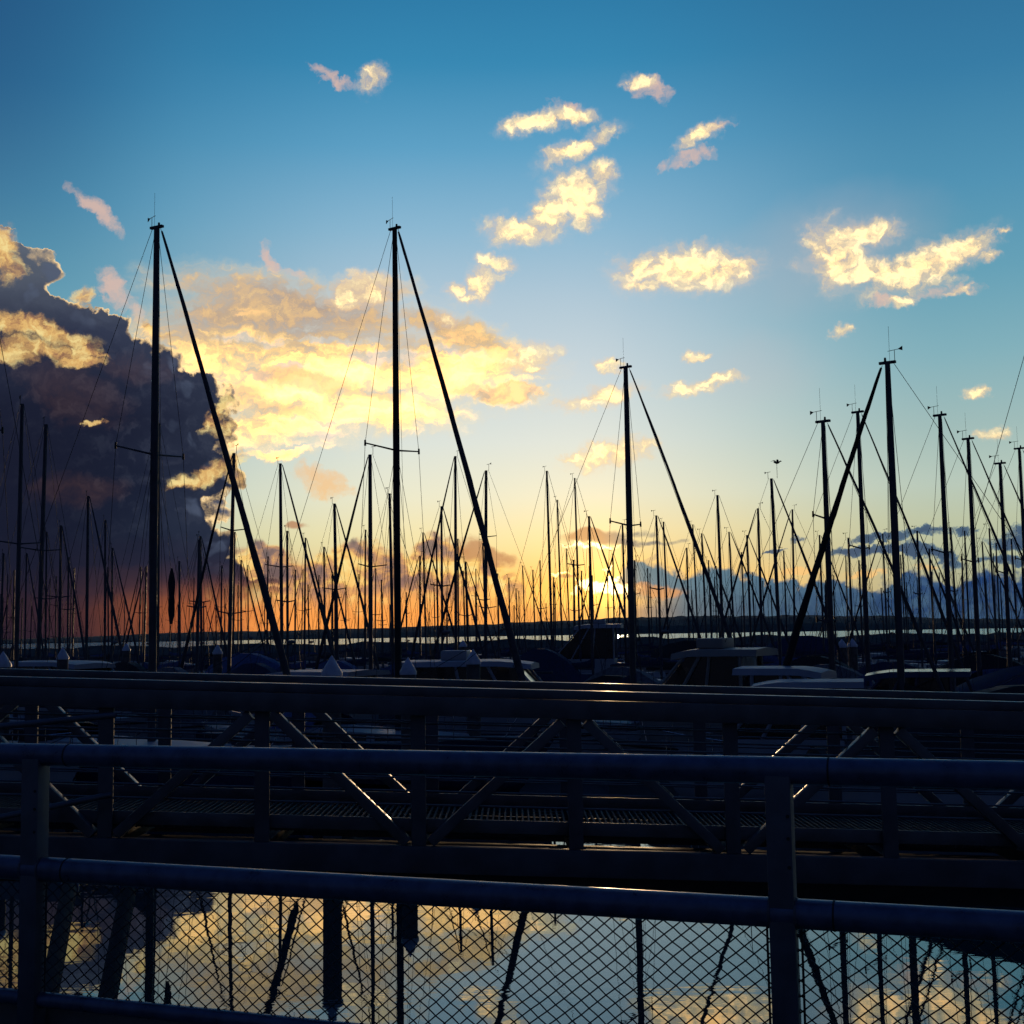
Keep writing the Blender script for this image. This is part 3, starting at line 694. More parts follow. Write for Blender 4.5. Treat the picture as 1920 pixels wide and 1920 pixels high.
HULLS = ['hull_white', 'hull_white', 'hull_cream', 'hull_white', 'hull_navy']
COVERS = ['canvas_navy', 'canvas_blue', 'canvas_black', 'canvas_navy', 'canvas_grey']
def sailboat(xt, yt, D, md, label, group=None, head=-40, jib=.05, detail=2, spr=1, cover=True, hullm=None, jibm='furled_sail', radar=None, flag=False, rig=1.0, seed=0, vane=True, mastm='mast_metal', L=None, forestay=True, backstay=True, J=None, hw=None):
    """xt, yt: masthead in the photo, D: how far ahead it stands; md: mast thickness in metres; head: bow direction in degrees"""
    rnd = random.Random(seed * 17 + int(xt) * 3 + int(yt))
    tp = aty(xt, yt, D); Hm = tp.z
    L = L or max(6.5, min(14, Hm * .80)); B = .30 * L + .3; fb = .085 * L + .15
    root = thing('sailboat', label, 'sailboat', (tp.x, tp.y, 0), radians(head + rnd.uniform(-3, 3)), group)
    if detail < 2: root.rotation_euler = (radians(rnd.uniform(-.8, .8)), radians(rnd.uniform(-1.1, .3)), radians(head + rnd.uniform(-4, 4)))
    x0 = -.56 * L; bow = x0 + L * .985; J = J or min(bow - .15, .36 * Hm); HWX = hw
    hm = hullm or rnd.choice(HULLS)
    add_hull(root, L, B, fb, .35, x0, hm)
    zd = fb * .95
    trunk(root, 'cabin', -.30 * L, .17 * L, B * .27, B * .20, zd - .08, .52, .36, 'hull_white', windows=3 if detail > 1 else 0)
    # mast
    r = md / 2
    mast = MB().tube([(0, 0, zd), (0, 0, zd + (Hm - zd) * .6), (0, 0, Hm)], [r, r, r * (.72 if detail > 1 else .8)], 12 if detail > 1 else 7, flat=.95, up=(1, 0, 0)).build('mast', mastm, root)
    if detail > 1:
        MB().frame((0, 0, Hm + .03), (.22, 0, 0), (0, .05, 0), (0, 0, .035)).build('masthead_crane', mastm, mast, bevel=.01)
        MB().tube([(.05, .03, Hm + .06), (.05, .03, Hm + .16)], [.035, .028], 8).build('masthead_light', 'mast_dark', mast)
        MB().tube([(-.05, -.04, Hm), (-.05, -.04, Hm + 1.0)], .004, 5).build('antenna', 'rigging_wire', mast)
    if vane and detail > 0:
        z = Hm + .34; q = MB().tube([(-.20, .02, Hm), (-.20, .02, z)], .008 if detail > 1 else .012, 5)
        q.tube([(-.42, .10, z), (.0, -.06, z)], .008 if detail > 1 else .012, 5)
        q.add([(-.44, .11, z - .06), (-.30, .055, z), (-.44, .11, z + .06), (-.44, .125, z - .06), (-.30, .07, z), (-.44, .125, z + .06)], [(0, 1, 2), (5, 4, 3), (0, 3, 4, 1), (1, 4, 5, 2), (2, 5, 3, 0)])
        q.build('wind_vane', 'mast_dark', mast, smooth=False)
    # boom with stacked sail under its cover
    zb = zd + 1.15; Lb = .42 * L
    bo = MB().tube([(-.02, 0, zb), (-Lb, 0, zb + .10)], .055 if detail > 1 else .07, 8).build('boom', mastm, root)
    if cover:
        cm = rnd.choice(COVERS); rings = []
        for i in range(9):
            t = i / 8; x = .10 - (Lb + .02) * t; h = .40 * (1 - t) ** 1.2 + .13 + .02 * sin(t * 17); wd = .16 * (1 - .5 * t)
            if i == 0: h = .75
            rings.append([(x, wd * .5 * cos(a) * (1.1 if sin(a) < 0 else .8), zb + .03 + .10 * t + (h * (.5 + .5 * sin(a)) - .05)) for a in [2 * pi * k / 8 for k in range(8)]])
        MB().loft(rings).build('sail_cover', cm, root)
    # spreaders and wires
    wr = .0075 * rig
    zs = [.56] if spr == 1 else ([.38, .70] if spr == 2 else [])
    hw = .105 * (Hm - zd) * .75 if spr == 1 else .085 * (Hm - zd) * .75
    hw = HWX or hw; tips = []
    for f in zs:
        z = zd + (Hm - zd) * f
        for s in (-1, 1):
            sp = MB().tube([(0, s * r * .8, z), (-.14, s * hw, z + .10)], [.030 * max(1, rig), .022 * max(1, rig)], 6, flat=.7).build('spreader', mastm, root)
            if detail > 1: MB().tube([(-.14, s * hw, z + .02), (-.14, s * hw, z + .19)], [.035, .028], 6).build('tip_boot', 'mast_dark', sp)
            tips.append((s, z))
    if detail > 0:
        for s in (-1, 1):
            pts = [(0, s * r * .6, Hm - .15)] + [(-.14, s * hw, z + .10) for (q, z) in sorted(tips, key=lambda k: -k[1]) if q == s] + [(-.12, s * B * .44, zd)]
            MB().tube(pts, wr, 5).build('shroud', 'rigging_wire', root)
            if detail > 1 and zs:
                z = zd + (Hm - zd) * zs[-1] - .15
                for dx in (-.55, .45): MB().tube([(0, s * r * .6, z), (dx, s * B * .42, zd)], wr * .9, 5).build('lower_shroud', 'rigging_wire', root)
        if backstay: MB().tube([(-.15, 0, Hm + .02), (x0 + .15, 0, fb * 1.02)], wr, 5).build('backstay', 'rigging_wire', root)
        if detail > 1:
            for (ya, yb, xa) in ((.06, .10, .06), (-.05, -.16, -.05), (.02, .30, .12)):
                MB().tube([(xa * .5, ya, Hm - .1), (xa, yb, zd + .8)], wr * .7, 5).build('halyard', 'rigging_wire', root)
    if forestay:
        a = Vector((.14 if detail > 1 else .12, 0, Hm - .03)); b = Vector((J, 0, fb * 1.18))
        MB().tube([a, b], wr * 1.1, 5).build('forestay', 'rigging_wire', root)
        if jib:
            # cloth wound round the stay: fatter towards the foot, a spiral leech edge, a little sag
            nr, ns = (64, 12) if detail > 1 else (12, 7); d = (b - a).normalized(); e1 = d.cross(Vector((0, 1, 0))).normalized(); e2 = d.cross(e1)
            rings = []; ph0 = rnd.uniform(0, 6)
            for i in range(nr):
                t = .006 + .937 * i / (nr - 1); c0 = a.lerp(b, t) + e1 * (.10 * sin(pi * t) * (.5 + .02 * L)) + e2 * .02 * sin(t * 9 + ph0)
                rr = jib * (.34 + .85 * t ** .7) * (1 + .05 * sin(t * 23 + ph0)) if 0 < i < nr - 1 else jib * .3
                ring = []
                for q in range(ns):
                    an = 2 * pi * q / ns; w_ = ((an + t * 46 + ph0) / (2 * pi)) % 1.0
                    ring.append(c0 + (e1 * cos(an) + e2 * sin(an)) * rr * (1 + (.16 * w_ - .08 if detail > 1 else 0)))
                rings.append(ring)
            js = MB().loft(rings).build('furled_jib', jibm, root)
            if detail > 1:
                cl = a.lerp(b, .80)
                for sg in (-1, 1): MB().tube([cl, cl.lerp(Vector((-.2 * L, sg * B * .42, zd + .1)), .5) + Vector((0, 0, -.12)), (-.2 * L, sg * B * .42, zd + .1)], .009, 5).build('jib_sheet', 'rigging_wire', js)
            if detail > 1: MB().lathe([(.02, 0), (.13, .01), (.13, .05), (.05, .07), (.05, .16), (.13, .18), (.13, .21), (.03, .23)], 12, tuple(b + Vector((-.06, 0, -.02)))).build('furling_drum', 'mast_dark', js)
    if radar:
        z = zd + (Hm - zd) * radar
        rd = MB().lathe([(.05, 0), (.22, .03), (.27, .09), (.24, .18), (.12, .23), (.01, .24)], 14, (.36, 0, z)).build('radar_dome', 'canvas_grey', root)
        MB().tube([(.05, 0, z - .03), (.42, 0, z - .01)], .03, 6).build('radar_bracket', 'mast_dark', rd)
    if flag:
        z = zd + (Hm - zd) * .33; rings = []
        for i in range(9):
            t = i / 8; wd = .02 + .26 * sin(pi * (t * .9 + .05)) * (1 + .3 * sin(t * 9))
            rings.append([(.45 + wd * .5, .22, z - 1.5 * t + .2), (.45, .26 + .03 * sin(t * 11), z - 1.5 * t + .2), (.45 - wd * .5, .22, z - 1.5 * t + .2), (.45, .18 + .03 * sin(t * 11), z - 1.5 * t + .2)])
        MB().loft(rings).build('hanging_flag', 'flag_cloth', root)
    if detail > 1:
        # pulpit, stanchions with lifelines, dodger
        zs_ = fb * 1.2
        MB().tube([(bow - .9, B * .22, zs_), (bow - .5, B * .2, zs_ + .6), (bow - .02, 0, zs_ + .66), (bow - .5, -B * .2, zs_ + .6), (bow - .9, -B * .22, zs_)], .014, 6).build('pulpit', 'chrome', root)
        for s in (-1, 1):
            pts = []
            for t in (.06, .2, .35, .5, .65, .8):
                x = x0 + L * t; hb = B / 2 * (1 if .3 < t < .6 else .9 if t <= .3 else 1 - ((t - .45) / .55) ** 2.2) * .96
                z = fb * (1 + .28 * t * t); MB().tube([(x, s * hb, z - .05), (x, s * hb, z + .6)], .012, 5).build('stanchion', 'chrome', root); pts.append((x, s * hb, z + .59))
            MB().tube(pts, .005, 4).build('lifeline', 'rigging_wire', root)
        rings = []
        for x, h, wd in ((-.32 * L, .06, B * .30), (-.31 * L, .62, B * .28), (-.27 * L, .72, B * .27), (-.22 * L, .50, B * .25), (-.20 * L, .42, B * .24)):
            rings.append([(x, wd * cos(a), zd + .35 + h * sin(a)) for a in [pi * k / 8 for k in range(9)]])
        MB().loft(rings, caps=False, closed=False).build('dodger', rnd.choice(COVERS), root)
    return root

def cruiser(px, py, D, head, label, L=10, fly=True, hullm='hull_white', canvas=None, group=None, roof_z=None, name='motor_cruiser'):
    """motor boat whose cabin roof stands at photo pixel px, py"""
    p = aty(px, py, D); zr = roof_z or p.z
    B = .31 * L + .35; fb = .105 * L + .15
    root = thing(name, label, 'motorboat', (p.x, p.y, 0), radians(head), group)
    x0 = -.50 * L
    add_hull(root, L, B, fb, .4, x0, hullm, stern=.9, bowrake=.12, power=2.2)
    MB().tube([(x0 + L * t, s * .0 + s * B / 2 * (1 if t < .5 else max(.02, 1 - ((t - .45) / .55) ** 2.8)) , fb * (.80 + .25 * t * t)) for s in (1,) for t in [i / 12 for i in range(13)]], .035, 6).build('rub_rail', 'rubber', root)
    MB().tube([(x0 + L * t, -B / 2 * (1 if t < .5 else max(.02, 1 - ((t - .45) / .55) ** 2.8)) , fb * (.80 + .25 * t * t)) for t in [i / 12 for i in range(13)]], .035, 6).build('rub_rail', 'rubber', root)
    trunk(root, 'foredeck_cabin', -.05 * L, .36 * L, B * .40, B * .22, fb * .95, .45, .22, hullm, rakeb=0, rakef=1.2, windows=2)
    # wheelhouse: corner pillars, glass between them, roof with overhang
    zc = fb * .98; h = zr - zc; wx0, wx1, wy = -.30 * L, .16 * L, B * .40
    if canvas:
        rings = []
        for i in range(8):
            t = i / 7; x = x0 + .3 + (L * .86) * t; hh = h * (.55 + .45 * sin(pi * min(1, t * 1.15 + .1))) * (1 if t < .8 else .6); wd = B * .49 * (1 if t < .6 else 1 - (t - .6) * .9)
            rings.append([(x, wd * cos(a), zc + .05 + hh * max(0, 1 - abs(cos(a))) ** .75) for a in [pi * k / 9 for k in range(10)]])
        MB().loft(rings, caps=True, closed=True).build('boat_cover', canvas, root)
        return root
    low = MB()
    low.box(wx0, wx1, -wy, wy, zc - .1, zc + h * .34)
    low.build('wheelhouse', hullm, root, bevel=.03)
    rk = .55 * h
    gl = MB().loft([[(wx0 + .06, -wy + .05, zc + h * .34), (wx1 - .06, -wy + .05, zc + h * .34), (wx1 - .06, wy - .05, zc + h * .34), (wx0 + .06, wy - .05, zc + h * .34)],
                    [(wx0 + .06, -wy + .12, zc + h * .93), (wx1 - rk, -wy + .12, zc + h * .93), (wx1 - rk, wy - .12, zc + h * .93), (wx0 + .06, wy - .12, zc + h * .93)]])
    gl.build('window', 'window_glass', root, smooth=False)
    for s in (-1, 1):
        for xa, xb in ((wx0, wx0 + .02), (wx0 + (wx1 - wx0) * .36, wx0 + (wx1 - wx0) * .30), (wx0 + (wx1 - wx0) * .70, wx0 + (wx1 - rk - wx0) * .74), (wx1, wx1 - rk + .04)):
            a, b = Vector((xa, s * (wy - .03), zc + h * .34)), Vector((xb, s * (wy - .10), zc + h * .95))
            MB().tube([a, b], .055, 6).build('pillar', hullm, root)
    rings = []
    for i in range(9):
        t = i / 8; x = wx0 - .5 + (wx1 - rk + .55 - wx0 + .5) * t; dz = -.16 * max(0, t - .72) ** 1.5 * 8 * .6; wd = wy * (1.0 if t < .8 else 1 - (t - .8) * .7)
        rings.append([(x, wd, zc + h * .93 + dz), (x, wd * .92, zc + h + dz), (x, 0, zc + h + .05 + dz), (x, -wd * .92, zc + h + dz), (x, -wd, zc + h * .93 + dz), (x, 0, zc + h * .93 + dz)])
    rf = MB().loft(rings).build('roof', hullm, root)
    if fly:
        MB().box(wx0 + .7, wx0 + 1.55, -.5, .5, zc + h + .03, zc + h + .34).build('roof_hatch', hullm, rf, bevel=.05)
        MB().tube([(wx0 + .3, 0, zc + h), (wx0 + .25, 0, zc + h + 1.6)], [.02, .008], 6).build('whip_antenna', 'rigging_wire', rf)
    zs = fb * 1.25
    MB().tube([(.12 * L, B * .46, fb * 1.05), (.14 * L, B * .46, zs + .45), (.34 * L, B * .30, zs + .6), (.485 * L, 0, zs + .7), (.34 * L, -B * .30, zs + .6), (.14 * L, -B * .46, zs + .45), (.12 * L, -B * .46, fb * 1.05)], .016, 6).build('bow_rail', 'chrome', root)
    for s in (-1, 1):
        for t in (.22, .32, .42):
            hb = B / 2 * (1 - ((t + .05) / .55) ** 2.6) * .93
            MB().tube([(t * L, s * hb, fb * 1.05), (t * L, s * hb * .97, zs + .5)], .012, 5).build('rail_stanchion', 'chrome', root)
    return root

# ---- the five big masts
sailboat(294, 428, 35.0, .225, 'tall sailboat with leftmost of the two tallest masts, jib furled, before the dark cloud', head=-30, J=5.05, L=13.0, hw=1.3, jib=.088, spr=1, radar=None, flag=True, cover=True, hullm='hull_navy')
sailboat(740, 430, 38.0, .205, 'tall sailboat with black mast standing in front of the golden cloud, left of centre', head=-37, J=4.9, L=12.6, hw=1.2, jib=.088, spr=1, hullm='hull_navy', mastm='mast_dark')
sailboat(1173, 690, 42.0, .205, 'sailboat whose mast stands just right of the setting sun, jib furled', head=-36, J=4.45, L=11.5, jib=.062, spr=1, hullm='hull_white')
sailboat(1664, 682, 33.5, .195, 'sailboat at right with thick furled jib slanting down to the left', head=146, J=3.75, L=11.0, jib=.10, spr=0, hullm='hull_cream', jibm='canvas_black')
sailboat(1543, 792, 37.0, .165, 'sailboat whose mast rises left of the thick slanting furled sail', head=-40, jib=.05, spr=2, L=9)
sailboat(1608, 774, 45.0, .165, 'sailboat whose mast is crossed by the thick slanting furled sail', head=-40, jib=.05, spr=1)
sailboat(1762, 780, 42.5, .17, 'sailboat with first mast right of the thick furled jib boat', head=-40, jib=.045, spr=1)
sailboat(1815, 824, 47.0, .165, 'sailboat with second mast right of the thick furled jib boat', head=-40, jib=.045, spr=1)
sailboat(1875, 870, 50.5, .165, 'sailboat with third mast right of the thick furled jib boat', head=-40, jib=.045, spr=1)
sailboat(1911, 842, 55.0, .165, 'sailboat with mast at the right edge of the picture', head=-40, jib=.05, spr=1)
sailboat(1960, 560, 33.0, .18, 'sailboat mostly out of frame right, only its stays show', head=139, jib=.0, spr=1)
sailboat(-60, 330, 33.0, .2, 'sailboat mostly out of frame left, only its stays show', head=-41, jib=.0, spr=1)

# ---- masts one can pick out: x, y of the masthead, apparent thickness in photo pixels, jib?, spreaders
MID = [(40, 757, 8, 0, 1), (78, 795, 7, 0, 1), (167, 930, 5, 1, 0), (201, 975, 4, 0, 0), (90, 997, 4, 0, 1), (116, 985, 5, 1, 1), (300, 793, 6, 0, 0),
       (429, 850, 7, 2, 2), (530, 868, 6, 1, 1), (540, 995, 5, 0, 1), (570, 1008, 4, 1, 0), (610, 1025, 4, 1, 0), (633, 944, 6, 1, 1), (682, 993, 4, 0, 0), (693, 853, 7, 2, 1),
       (736, 925, 6, 0, 0), (798, 998, 4, 1, 0), (826, 949, 5, 1, 1), (850, 855, 5, 2, 0), (904, 882, 6, 2, 2), (1030, 883, 4, 0, 0), (1050, 937, 3, 0, 0), (1082, 896, 4, 0, 1),
       (1106, 968, 5, 1, 0), (1168, 983, 4, 2, 0), (1233, 966, 5, 1, 1), (1248, 978, 3, 0, 0), (1304, 983, 3, 0, 0), (1320, 1000, 4, 1, 0), (1348, 928, 5, 0, 0), (1372, 997, 4, 1, 0),
       (1402, 1003, 4, 1, 0), (1420, 953, 5, 2, 0), (1453, 897, 6, 1, 0), (1480, 955, 5, 2, 0), (1718, 995, 4, 1, 1), (1787, 988, 4, 0, 1), (1859, 990, 4, 0, 0),
       (3, 1037, 4, 0, 0), (50, 1037, 4, 1, 0), (130, 1045, 3, 0, 1), (213, 1027, 4, 1, 0), (370, 1012, 5, 0, 1), (381, 1005, 4, 1, 1), (270, 1062, 4, 2, 0), (340, 1052, 4, 0, 0), (437, 997, 4, 0, 0), (453, 1050, 4, 1, 0), (415, 1060, 4, 0, 0),
       (500, 1043, 4, 0, 0), (553, 1068, 3, 0, 0), (597, 1078, 3, 0, 0), (624, 1072, 3, 0, 0), (786, 1042, 4, 2, 0), (820, 1005, 4, 0, 0), (857, 1010, 3, 0, 0), (872, 1070, 3, 0, 0), (910, 1018, 4, 0, 1), (934, 1075, 3, 0, 0),
       (955, 1083, 3, 0, 0), (970, 1103, 3, 0, 0), (984, 1060, 3, 1, 0), (1002, 1068, 3, 0, 0), (1036, 1082, 3, 0, 0), (1066, 1028, 3, 1, 0), (1090, 1070, 3, 0, 0), (1148, 1038, 3, 1, 0), (1287, 1027, 4, 2, 0),
       (1330, 1050, 3, 0, 0), (1392, 1035, 3, 0, 0), (1470, 1032, 3, 0, 0), (1537, 1003, 4, 1, 0), (1592, 1008, 4, 0, 0), (1655, 1000, 4, 2, 1), (1694, 1020, 3, 0, 0), (1745, 1028, 4, 1, 0), (1808, 995, 4, 0, 0), (1845, 1015, 4, 1, 0), (1866, 1018, 3, 0, 0), (1900, 1010, 4, 0, 0)]
REG = [(-50, 292, 'left of the leftmost tall mast'), (292, 742, 'between the two tallest masts'), (742, 1176, 'between the second tall mast and the sun'), (1176, 1545, 'between the sun and the slanting furled sail'), (1545, 2000, 'right of the slanting furled sail')]
ORD = ['tallest', 'second tallest', 'third tallest', 'fourth tallest', 'fifth tallest', 'sixth tallest', 'seventh tallest']
taken = []
def free(p, L, head, lim=3.0):
    u = Vector((cos(radians(head)), sin(radians(head)))); n = Vector((-u.y, u.x))
    for q, l in taken:
        d = Vector((p.x - q.x, p.y - q.y))
        if abs(d.dot(n)) < lim and abs(d.dot(u)) < (L + l) * .52: return False
    return True
for o in list(bpy.data.objects):
    if o.name.startswith('sailboat'): taken.append((o.location.copy(), 11.0))
NEAR = {REG[0][2]: 'left of the leftmost tall mast', REG[1][2]: 'between the two tallest masts', REG[2][2]: 'between second tall mast and sun', REG[3][2]: 'between sun and slanting furled sail', REG[4][2]: 'right of the slanting furled sail'}
def crowd_label(txt, head, jb, spr, radar):
    return f"small distant sailboat, bow {'right' if head < 0 else 'left'}, {'furled jib' if jb else 'bare stay'}, {'radar dome' if radar else ('no spreaders', 'single spreaders', 'double spreaders')[spr]}, {NEAR[txt]}"
rank = {}
for a, b, txt in REG:
    ms = sorted([m for m in MID if a <= m[0] < b], key=lambda m: m[1])
    for i, m in enumerate(ms): rank[m] = (f'sailboat with {ORD[i]} thin mast {txt}', None) if i < len(ORD) else (crowd_label(txt, 140 if m[3] == 2 else -40, m[3], m[4], m[0] in (826, 540, 1233, 213)), f'distant sailboats {txt}')
rnd = random.Random(21)
for m in MID:
    x, y, wpx, jb, spr = m
    md = .165 if wpx >= 5 else .15
    D = md * FOC / wpx
    head = 140 if jb == 2 else -40
    for tr in range(14):                                     # slide in depth until the berth is free
        if free(aty(x, y, D), 9, head): break
        D += 2.3
    taken.append((aty(x, y, D), 9.0))
    lab, grp = rank[m]
    sailboat(x, y, D, md * rnd.uniform(1.0, 1.3), lab, grp, head=head, jib=(.075 if wpx >= 6 else .085) if jb else 0, detail=1, spr=spr, rig=1.15 if wpx >= 6 else 1.7, radar=.30 if x in (826, 540, 1233, 213) else None, forestay=True, seed=int(x), L=min(11, max(7.5, aty(x, y, D).z * .8)))
# ---- the crowd of small masts beyond them
n = 0; tries = 0
while n < 112 and tries < 4000:
    tries += 1
    D = rnd.choice((92, 106, 120, 134, 148, 163, 178, 194)) + rnd.uniform(-2, 2)
    x = rnd.uniform(-30, 1950); Hm = min(rnd.uniform(8.0, 13.0), EYE + 138 * D / FOC)
    p = Vector(((x - 960) / FOC * D, D, 0)); head = rnd.choice((-40, 140))
    if not free(p, 9, head, 2.7): continue
    r = Vector((p.x, p.y, Hm)) - CP; y = 960 - FOC * r.dot(CU) / r.dot(CF); x = 960 + FOC * r.dot(CR) / r.dot(CF)
    taken.append((p, 9.0)); n += 1
    txt = next((t for a, b, t in REG if a <= x < b), REG[0][2])
    jb, spr, rd = rnd.random() < .22, rnd.choice((0, 1, 1, 2)), rnd.random() < .1
    sailboat(x, y, D, rnd.uniform(.14, .20), crowd_label(txt, head, jb, spr, rd), f'distant sailboats {txt}', head=head, jib=.07 if jb else 0, detail=1 if rnd.random() < .5 else 0, spr=spr, rig=1.25, seed=n, radar=.3 if rd else None, vane=rnd.random() < .5)

# ---- a gull on a masthead
def gull(px, py, D, label):
    p = aty(px, py, D); o = thing('gull', label, 'bird', tuple(p), radians(20))
    MB().loft([[(x, r * cos(q), z + r * .9 * sin(q)) for q in [2 * pi * k / 8 for k in range(8)]] for x, r, z in ((-.22, .012, .05), (-.14, .05, .02), (-.02, .075, 0), (.10, .06, .03), (.16, .04, .07), (.21, .042, .10), (.25, .02, .10), (.30, .006, .09))]).build('body', 'mast_dark', o)
    for s in (-1, 1): MB().loft([[(-.06, s * .05, .03), (.08, s * .05, .04), (.0, s * .06, .06)], [(-.14, s * .17, .14), (-.02, s * .17, .15), (-.08, s * .17, .165)], [(-.24, s * .25, .10), (-.20, s * .255, .10), (-.22, s * .25, .105)]]).build('wing', 'mast_dark', o)
    MB().tube([(-.02, 0, -.06), (-.02, 0, -.80)], .012, 5).build('perch_rod', 'rigging_wire', o)
gull(1457, 868, 67.0, 'dark gull perched above a thin masthead right of the sun')

# ---- motor boats
cruiser(955, 1238, 42.0, -8, 'white cabin cruiser with bright roof edge, below the sun', L=9.5, fly=True)
cruiser(1285, 1218, 40.0, 150, 'cabin cruiser with raised wheelhouse right of the sunlit cruiser', L=7.0, hullm='hull_cream', fly=True)
cruiser(1545, 1252, 34.5, -30, 'small white cabin boat below the slanting furled sail', L=5.8, fly=False)
cruiser(1440, 1277, 33.5, 165, 'low white motorboat with glinting rails right of centre', L=6.2, fly=False)
cruiser(1650, 1258, 37.0, 160, 'white motorboat with sloping blue cabin under the thickest right mast', L=6.4, hullm='hull_navy', fly=False)
cruiser(1815, 1264, 28.3, -172, 'boat under a dark cover at the lower right', L=9, canvas='canvas_black', fly=False, name='covered_boat')
cruiser(555, 1258, 44.0, 150, 'white cabin boat left of the pointed pile', L=8.5, fly=False)
cruiser(155, 1240, 52.0, -30, 'cabin boat behind the gangway at far left', L=9, fly=False)
cruiser(498, 1213, 72.0, -35, 'boat with pale blue canvas top beyond the leftmost furled jib', L=9, canvas='canvas_blue', fly=False, name='covered_boat')
cruiser(1080, 1172, 95.0, 170, 'large motor yacht with high bridge under the sun', L=9.5, fly=True)
cruiser(1345, 1192, 100.0, -30, 'dark covered boat against the bright strip of water', L=11, canvas='canvas_black', fly=False, name='covered_boat')
cruiser(1470, 1185, 118.0, 150, 'dark boat with canopy beside the bright strip of water', L=11, canvas='canvas_navy', fly=False, name='covered_boat')
cruiser(690, 1262, 50.0, 140, 'dark covered boat just left of the black mast', L=10, canvas='canvas_black', fly=False, name='covered_boat')
cruiser(1905, 1225, 45.0, 140, 'dark covered boat at the right edge behind the docks', L=10, canvas='canvas_navy', fly=False, name='covered_boat')

# ---- small boats laid up under covers in the middle berths
for k, (px, py, D, hd, L_, cm, lab) in enumerate((
        (60, 1232, 56, -40, 6.5, 'canvas_navy', 'small boat under navy cover near the left edge'), (215, 1228, 63, 140, 6.5, 'canvas_black', 'small boat under black cover left of the leftmost tall mast'),
        (345, 1236, 54, -40, 6.0, 'canvas_grey', 'small boat under grey cover right of the leftmost tall mast'), (450, 1230, 60, 140, 6.5, 'canvas_navy', 'small boat under navy cover behind the leftmost furled jib'),
        (655, 1226, 64, -40, 6.5, 'canvas_blue', 'small boat under blue cover beside the nearest pointed pile'), (800, 1228, 58, 140, 6.0, 'canvas_black', 'small boat under black cover right of the black mast'),
        (1040, 1206, 82, -40, 7.0, 'canvas_navy', 'small boat under navy cover beyond the sunlit cruiser'), (1130, 1236, 52, 140, 6.0, 'canvas_grey', 'small boat under grey cover right of the sunlit cruiser'),
        (1190, 1252, 45, -40, 6.0, 'canvas_black', 'small boat under black cover at the foot of the mast by the sun'), (1395, 1222, 57, -40, 6.5, 'canvas_navy', 'small boat under navy cover right of the raised wheelhouse'),
        (1490, 1218, 62, 140, 6.5, 'canvas_black', 'small boat under black cover left of the slanting furled sail'), (1715, 1228, 54, -40, 6.5, 'canvas_navy', 'small boat under navy cover right of the thickest right mast'),
        (1800, 1216, 62, 140, 7.0, 'canvas_black', 'small boat under black cover behind the dark covered boat'), (1320, 1262, 41, -40, 5.6, 'canvas_blue', 'small boat under blue cover below the raised wheelhouse'),
        (760, 1262, 45, -40, 5.6, 'canvas_grey', 'small boat under grey cover at the foot of the black mast'), (1590, 1232, 52, -40, 6.0, 'canvas_grey', 'small boat under grey cover below the two mooring piles'))):
    cruiser(px, py, D, hd, lab, L=L_, canvas=cm, fly=False, name='covered_boat', group='small covered boats in the middle berths', hullm='hull_navy' if k % 3 == 0 else 'hull_white')

# ---- mooring piles with pointed caps
def pile(px, py, D, r=.215, label='', cap='pile_cap_white', group='mooring piles with pointed caps'):
    p = aty(px, py, D)
    root = thing('mooring_pile', label, 'pile', (p.x, p.y, 0), 0, group)
    h = p.z
    MB().lathe([(r * 1.02, -4), (r, 0), (r, h - .42)], 20).build('shaft', 'pile_concrete', root)
    MB().lathe([(r * 1.12, h - .44), (r * 1.14, h - .36), (r * .55, h - .16), (.01, h)], 20).build('cap', cap, root)
    MB().lathe([(r * 1.06, .55), (r * 1.5, .6), (r * 1.5, .75), (r * 1.06, .8)], 20).build('pile_collar', 'rubber', root)
pile(622, 1229, 28.0, .20, 'nearest mooring pile with pointed blue-white cap left of the black mast')
pile(887, 1217, 38.0, .20, 'mooring pile with pointed cap in front of the sunlit cruiser')
pile(6, 1221, 36.0, .20, 'mooring pile with pointed cap at the left edge')
pile(118, 1213, 46.0, .19, 'pale mooring pile near the left edge')
pile(408, 1208, 58.0, .2, 'mooring pile behind the leftmost furled jib')
pile(765, 1232, 33.0, .19, 'mooring pile just right of the black mast')
pile(1578, 1198, 66.0, .24, 'left of two mooring piles under the slanting furled sail')
pile(1598, 1197, 68.0, .24, 'right of two mooring piles under the slanting furled sail')
pile(237, 1206, 76.0, .22, 'distant mooring pile left of the leftmost tall mast')
pile(868, 1200, 84.0, .24, 'distant mooring pile beyond the sunlit cruiser')

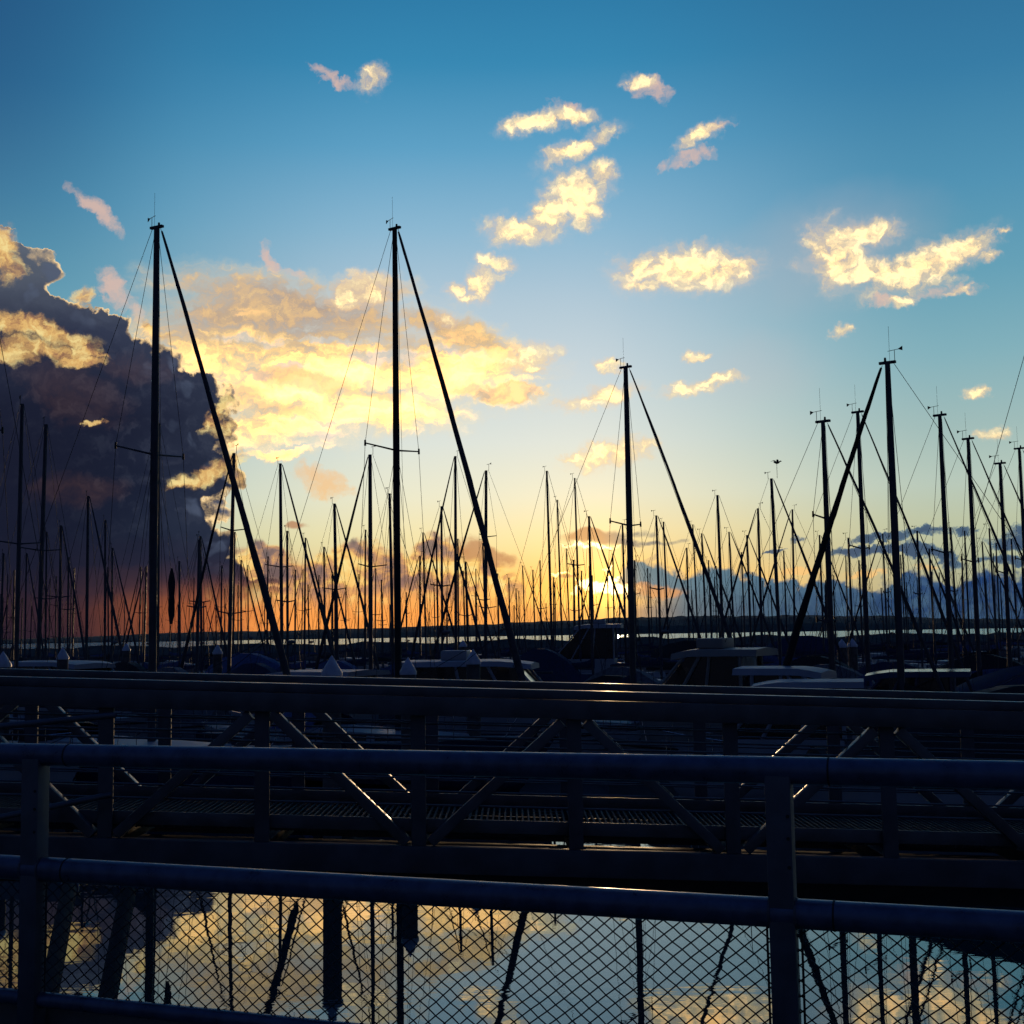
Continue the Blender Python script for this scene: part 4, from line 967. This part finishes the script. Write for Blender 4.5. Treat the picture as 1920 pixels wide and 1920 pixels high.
# battered timber piles standing in the near water, lower left
for (xa, ya, Da, xb, yb, lab) in ((262, 1560, 19.0, 196, 1900, 'thick leaning timber pile in the water at lower left'), (150, 1560, 20.5, 84, 1905, 'leaning timber pile beside the left railing post')):
    a = aty(xa, ya, Da); b = atz(xb, yb, 0); d = (a - b).normalized()
    o = thing('leaning_pile', lab, 'pile', tuple(b), 0)
    MB().tube([Vector((0, 0, 0)) - d * 3, Vector((0, 0, 0)), (a - b) * .5, a - b], [.115, .115, .11, .105], 14).build('shaft', 'pile_wood', o)
    MB().tube([(a - b) * .62, (a - b) * .70], .125, 14).build('wear_sleeve', 'canvas_blue', o)

# ---- floating docks
def dock(x0, y0, x1, y1, wd, label):
    a, b = Vector((x0, y0, 0)), Vector((x1, y1, 0)); d = (b - a); L = d.length; d.normalize(); n = Vector((-d.y, d.x, 0))
    root = thing('floating_dock', label, 'dock', tuple((a + b) / 2), atan2(d.y, d.x))
    MB().box(-L / 2, L / 2, -wd / 2, wd / 2, .28, .50).build('deck', 'dock_concrete', root, bevel=.02)
    MB().box(-L / 2 + .05, L / 2 - .05, -wd / 2 + .06, wd / 2 - .06, -.35, .278).build('float', 'rubber', root)
    for s in (-1, 1): MB().box(-L / 2, L / 2, s * (wd / 2 + .035) - .033, s * (wd / 2 + .035) + .033, .30, .47).build('fender_strip', 'pile_wood', root)
    k = -L / 2 + 2
    while k < L / 2:
        MB().tube([(k, wd * .38, .5), (k, wd * .38, .56), (k - .13, wd * .38, .60), (k + .13, wd * .38, .60)], .025, 6).build('cleat', 'chrome', root); k += 5.0
dock(-40, 31.5, 14, 60, 2.2, 'floating dock walkway running past the tall sailboats')
dock(6, 27.5, 30, 47, 2.0, 'floating dock walkway behind the white motorboats')
dock(-70, 82, 80, 84.5, 2.4, 'long floating dock in front of the distant sailboats')
dock(-80, 113, 90, 113, 2.4, 'farther long floating dock among the distant masts')

def breakwater():
    rnd = random.Random(9); rings = []
    for i in range(200):
        x = -260 + 560 * i / 199; h = 3.05 + .22 * sin(i * .7) + rnd.uniform(-.2, .2)
        rings.append([(x, 244 + rnd.uniform(-1, 1), -3), (x, 249 + rnd.uniform(-.6, .6), h * .5), (x, 253, h), (x, 256, h + rnd.uniform(-.2, .1)), (x, 263, -3)])
    o = MB().loft(rings, caps=True, closed=False).build('breakwater', 'rock', None, smooth=False)
    tag(o, 'long low dark breakwater in front of the bright strip of water', 'breakwater')
breakwater()
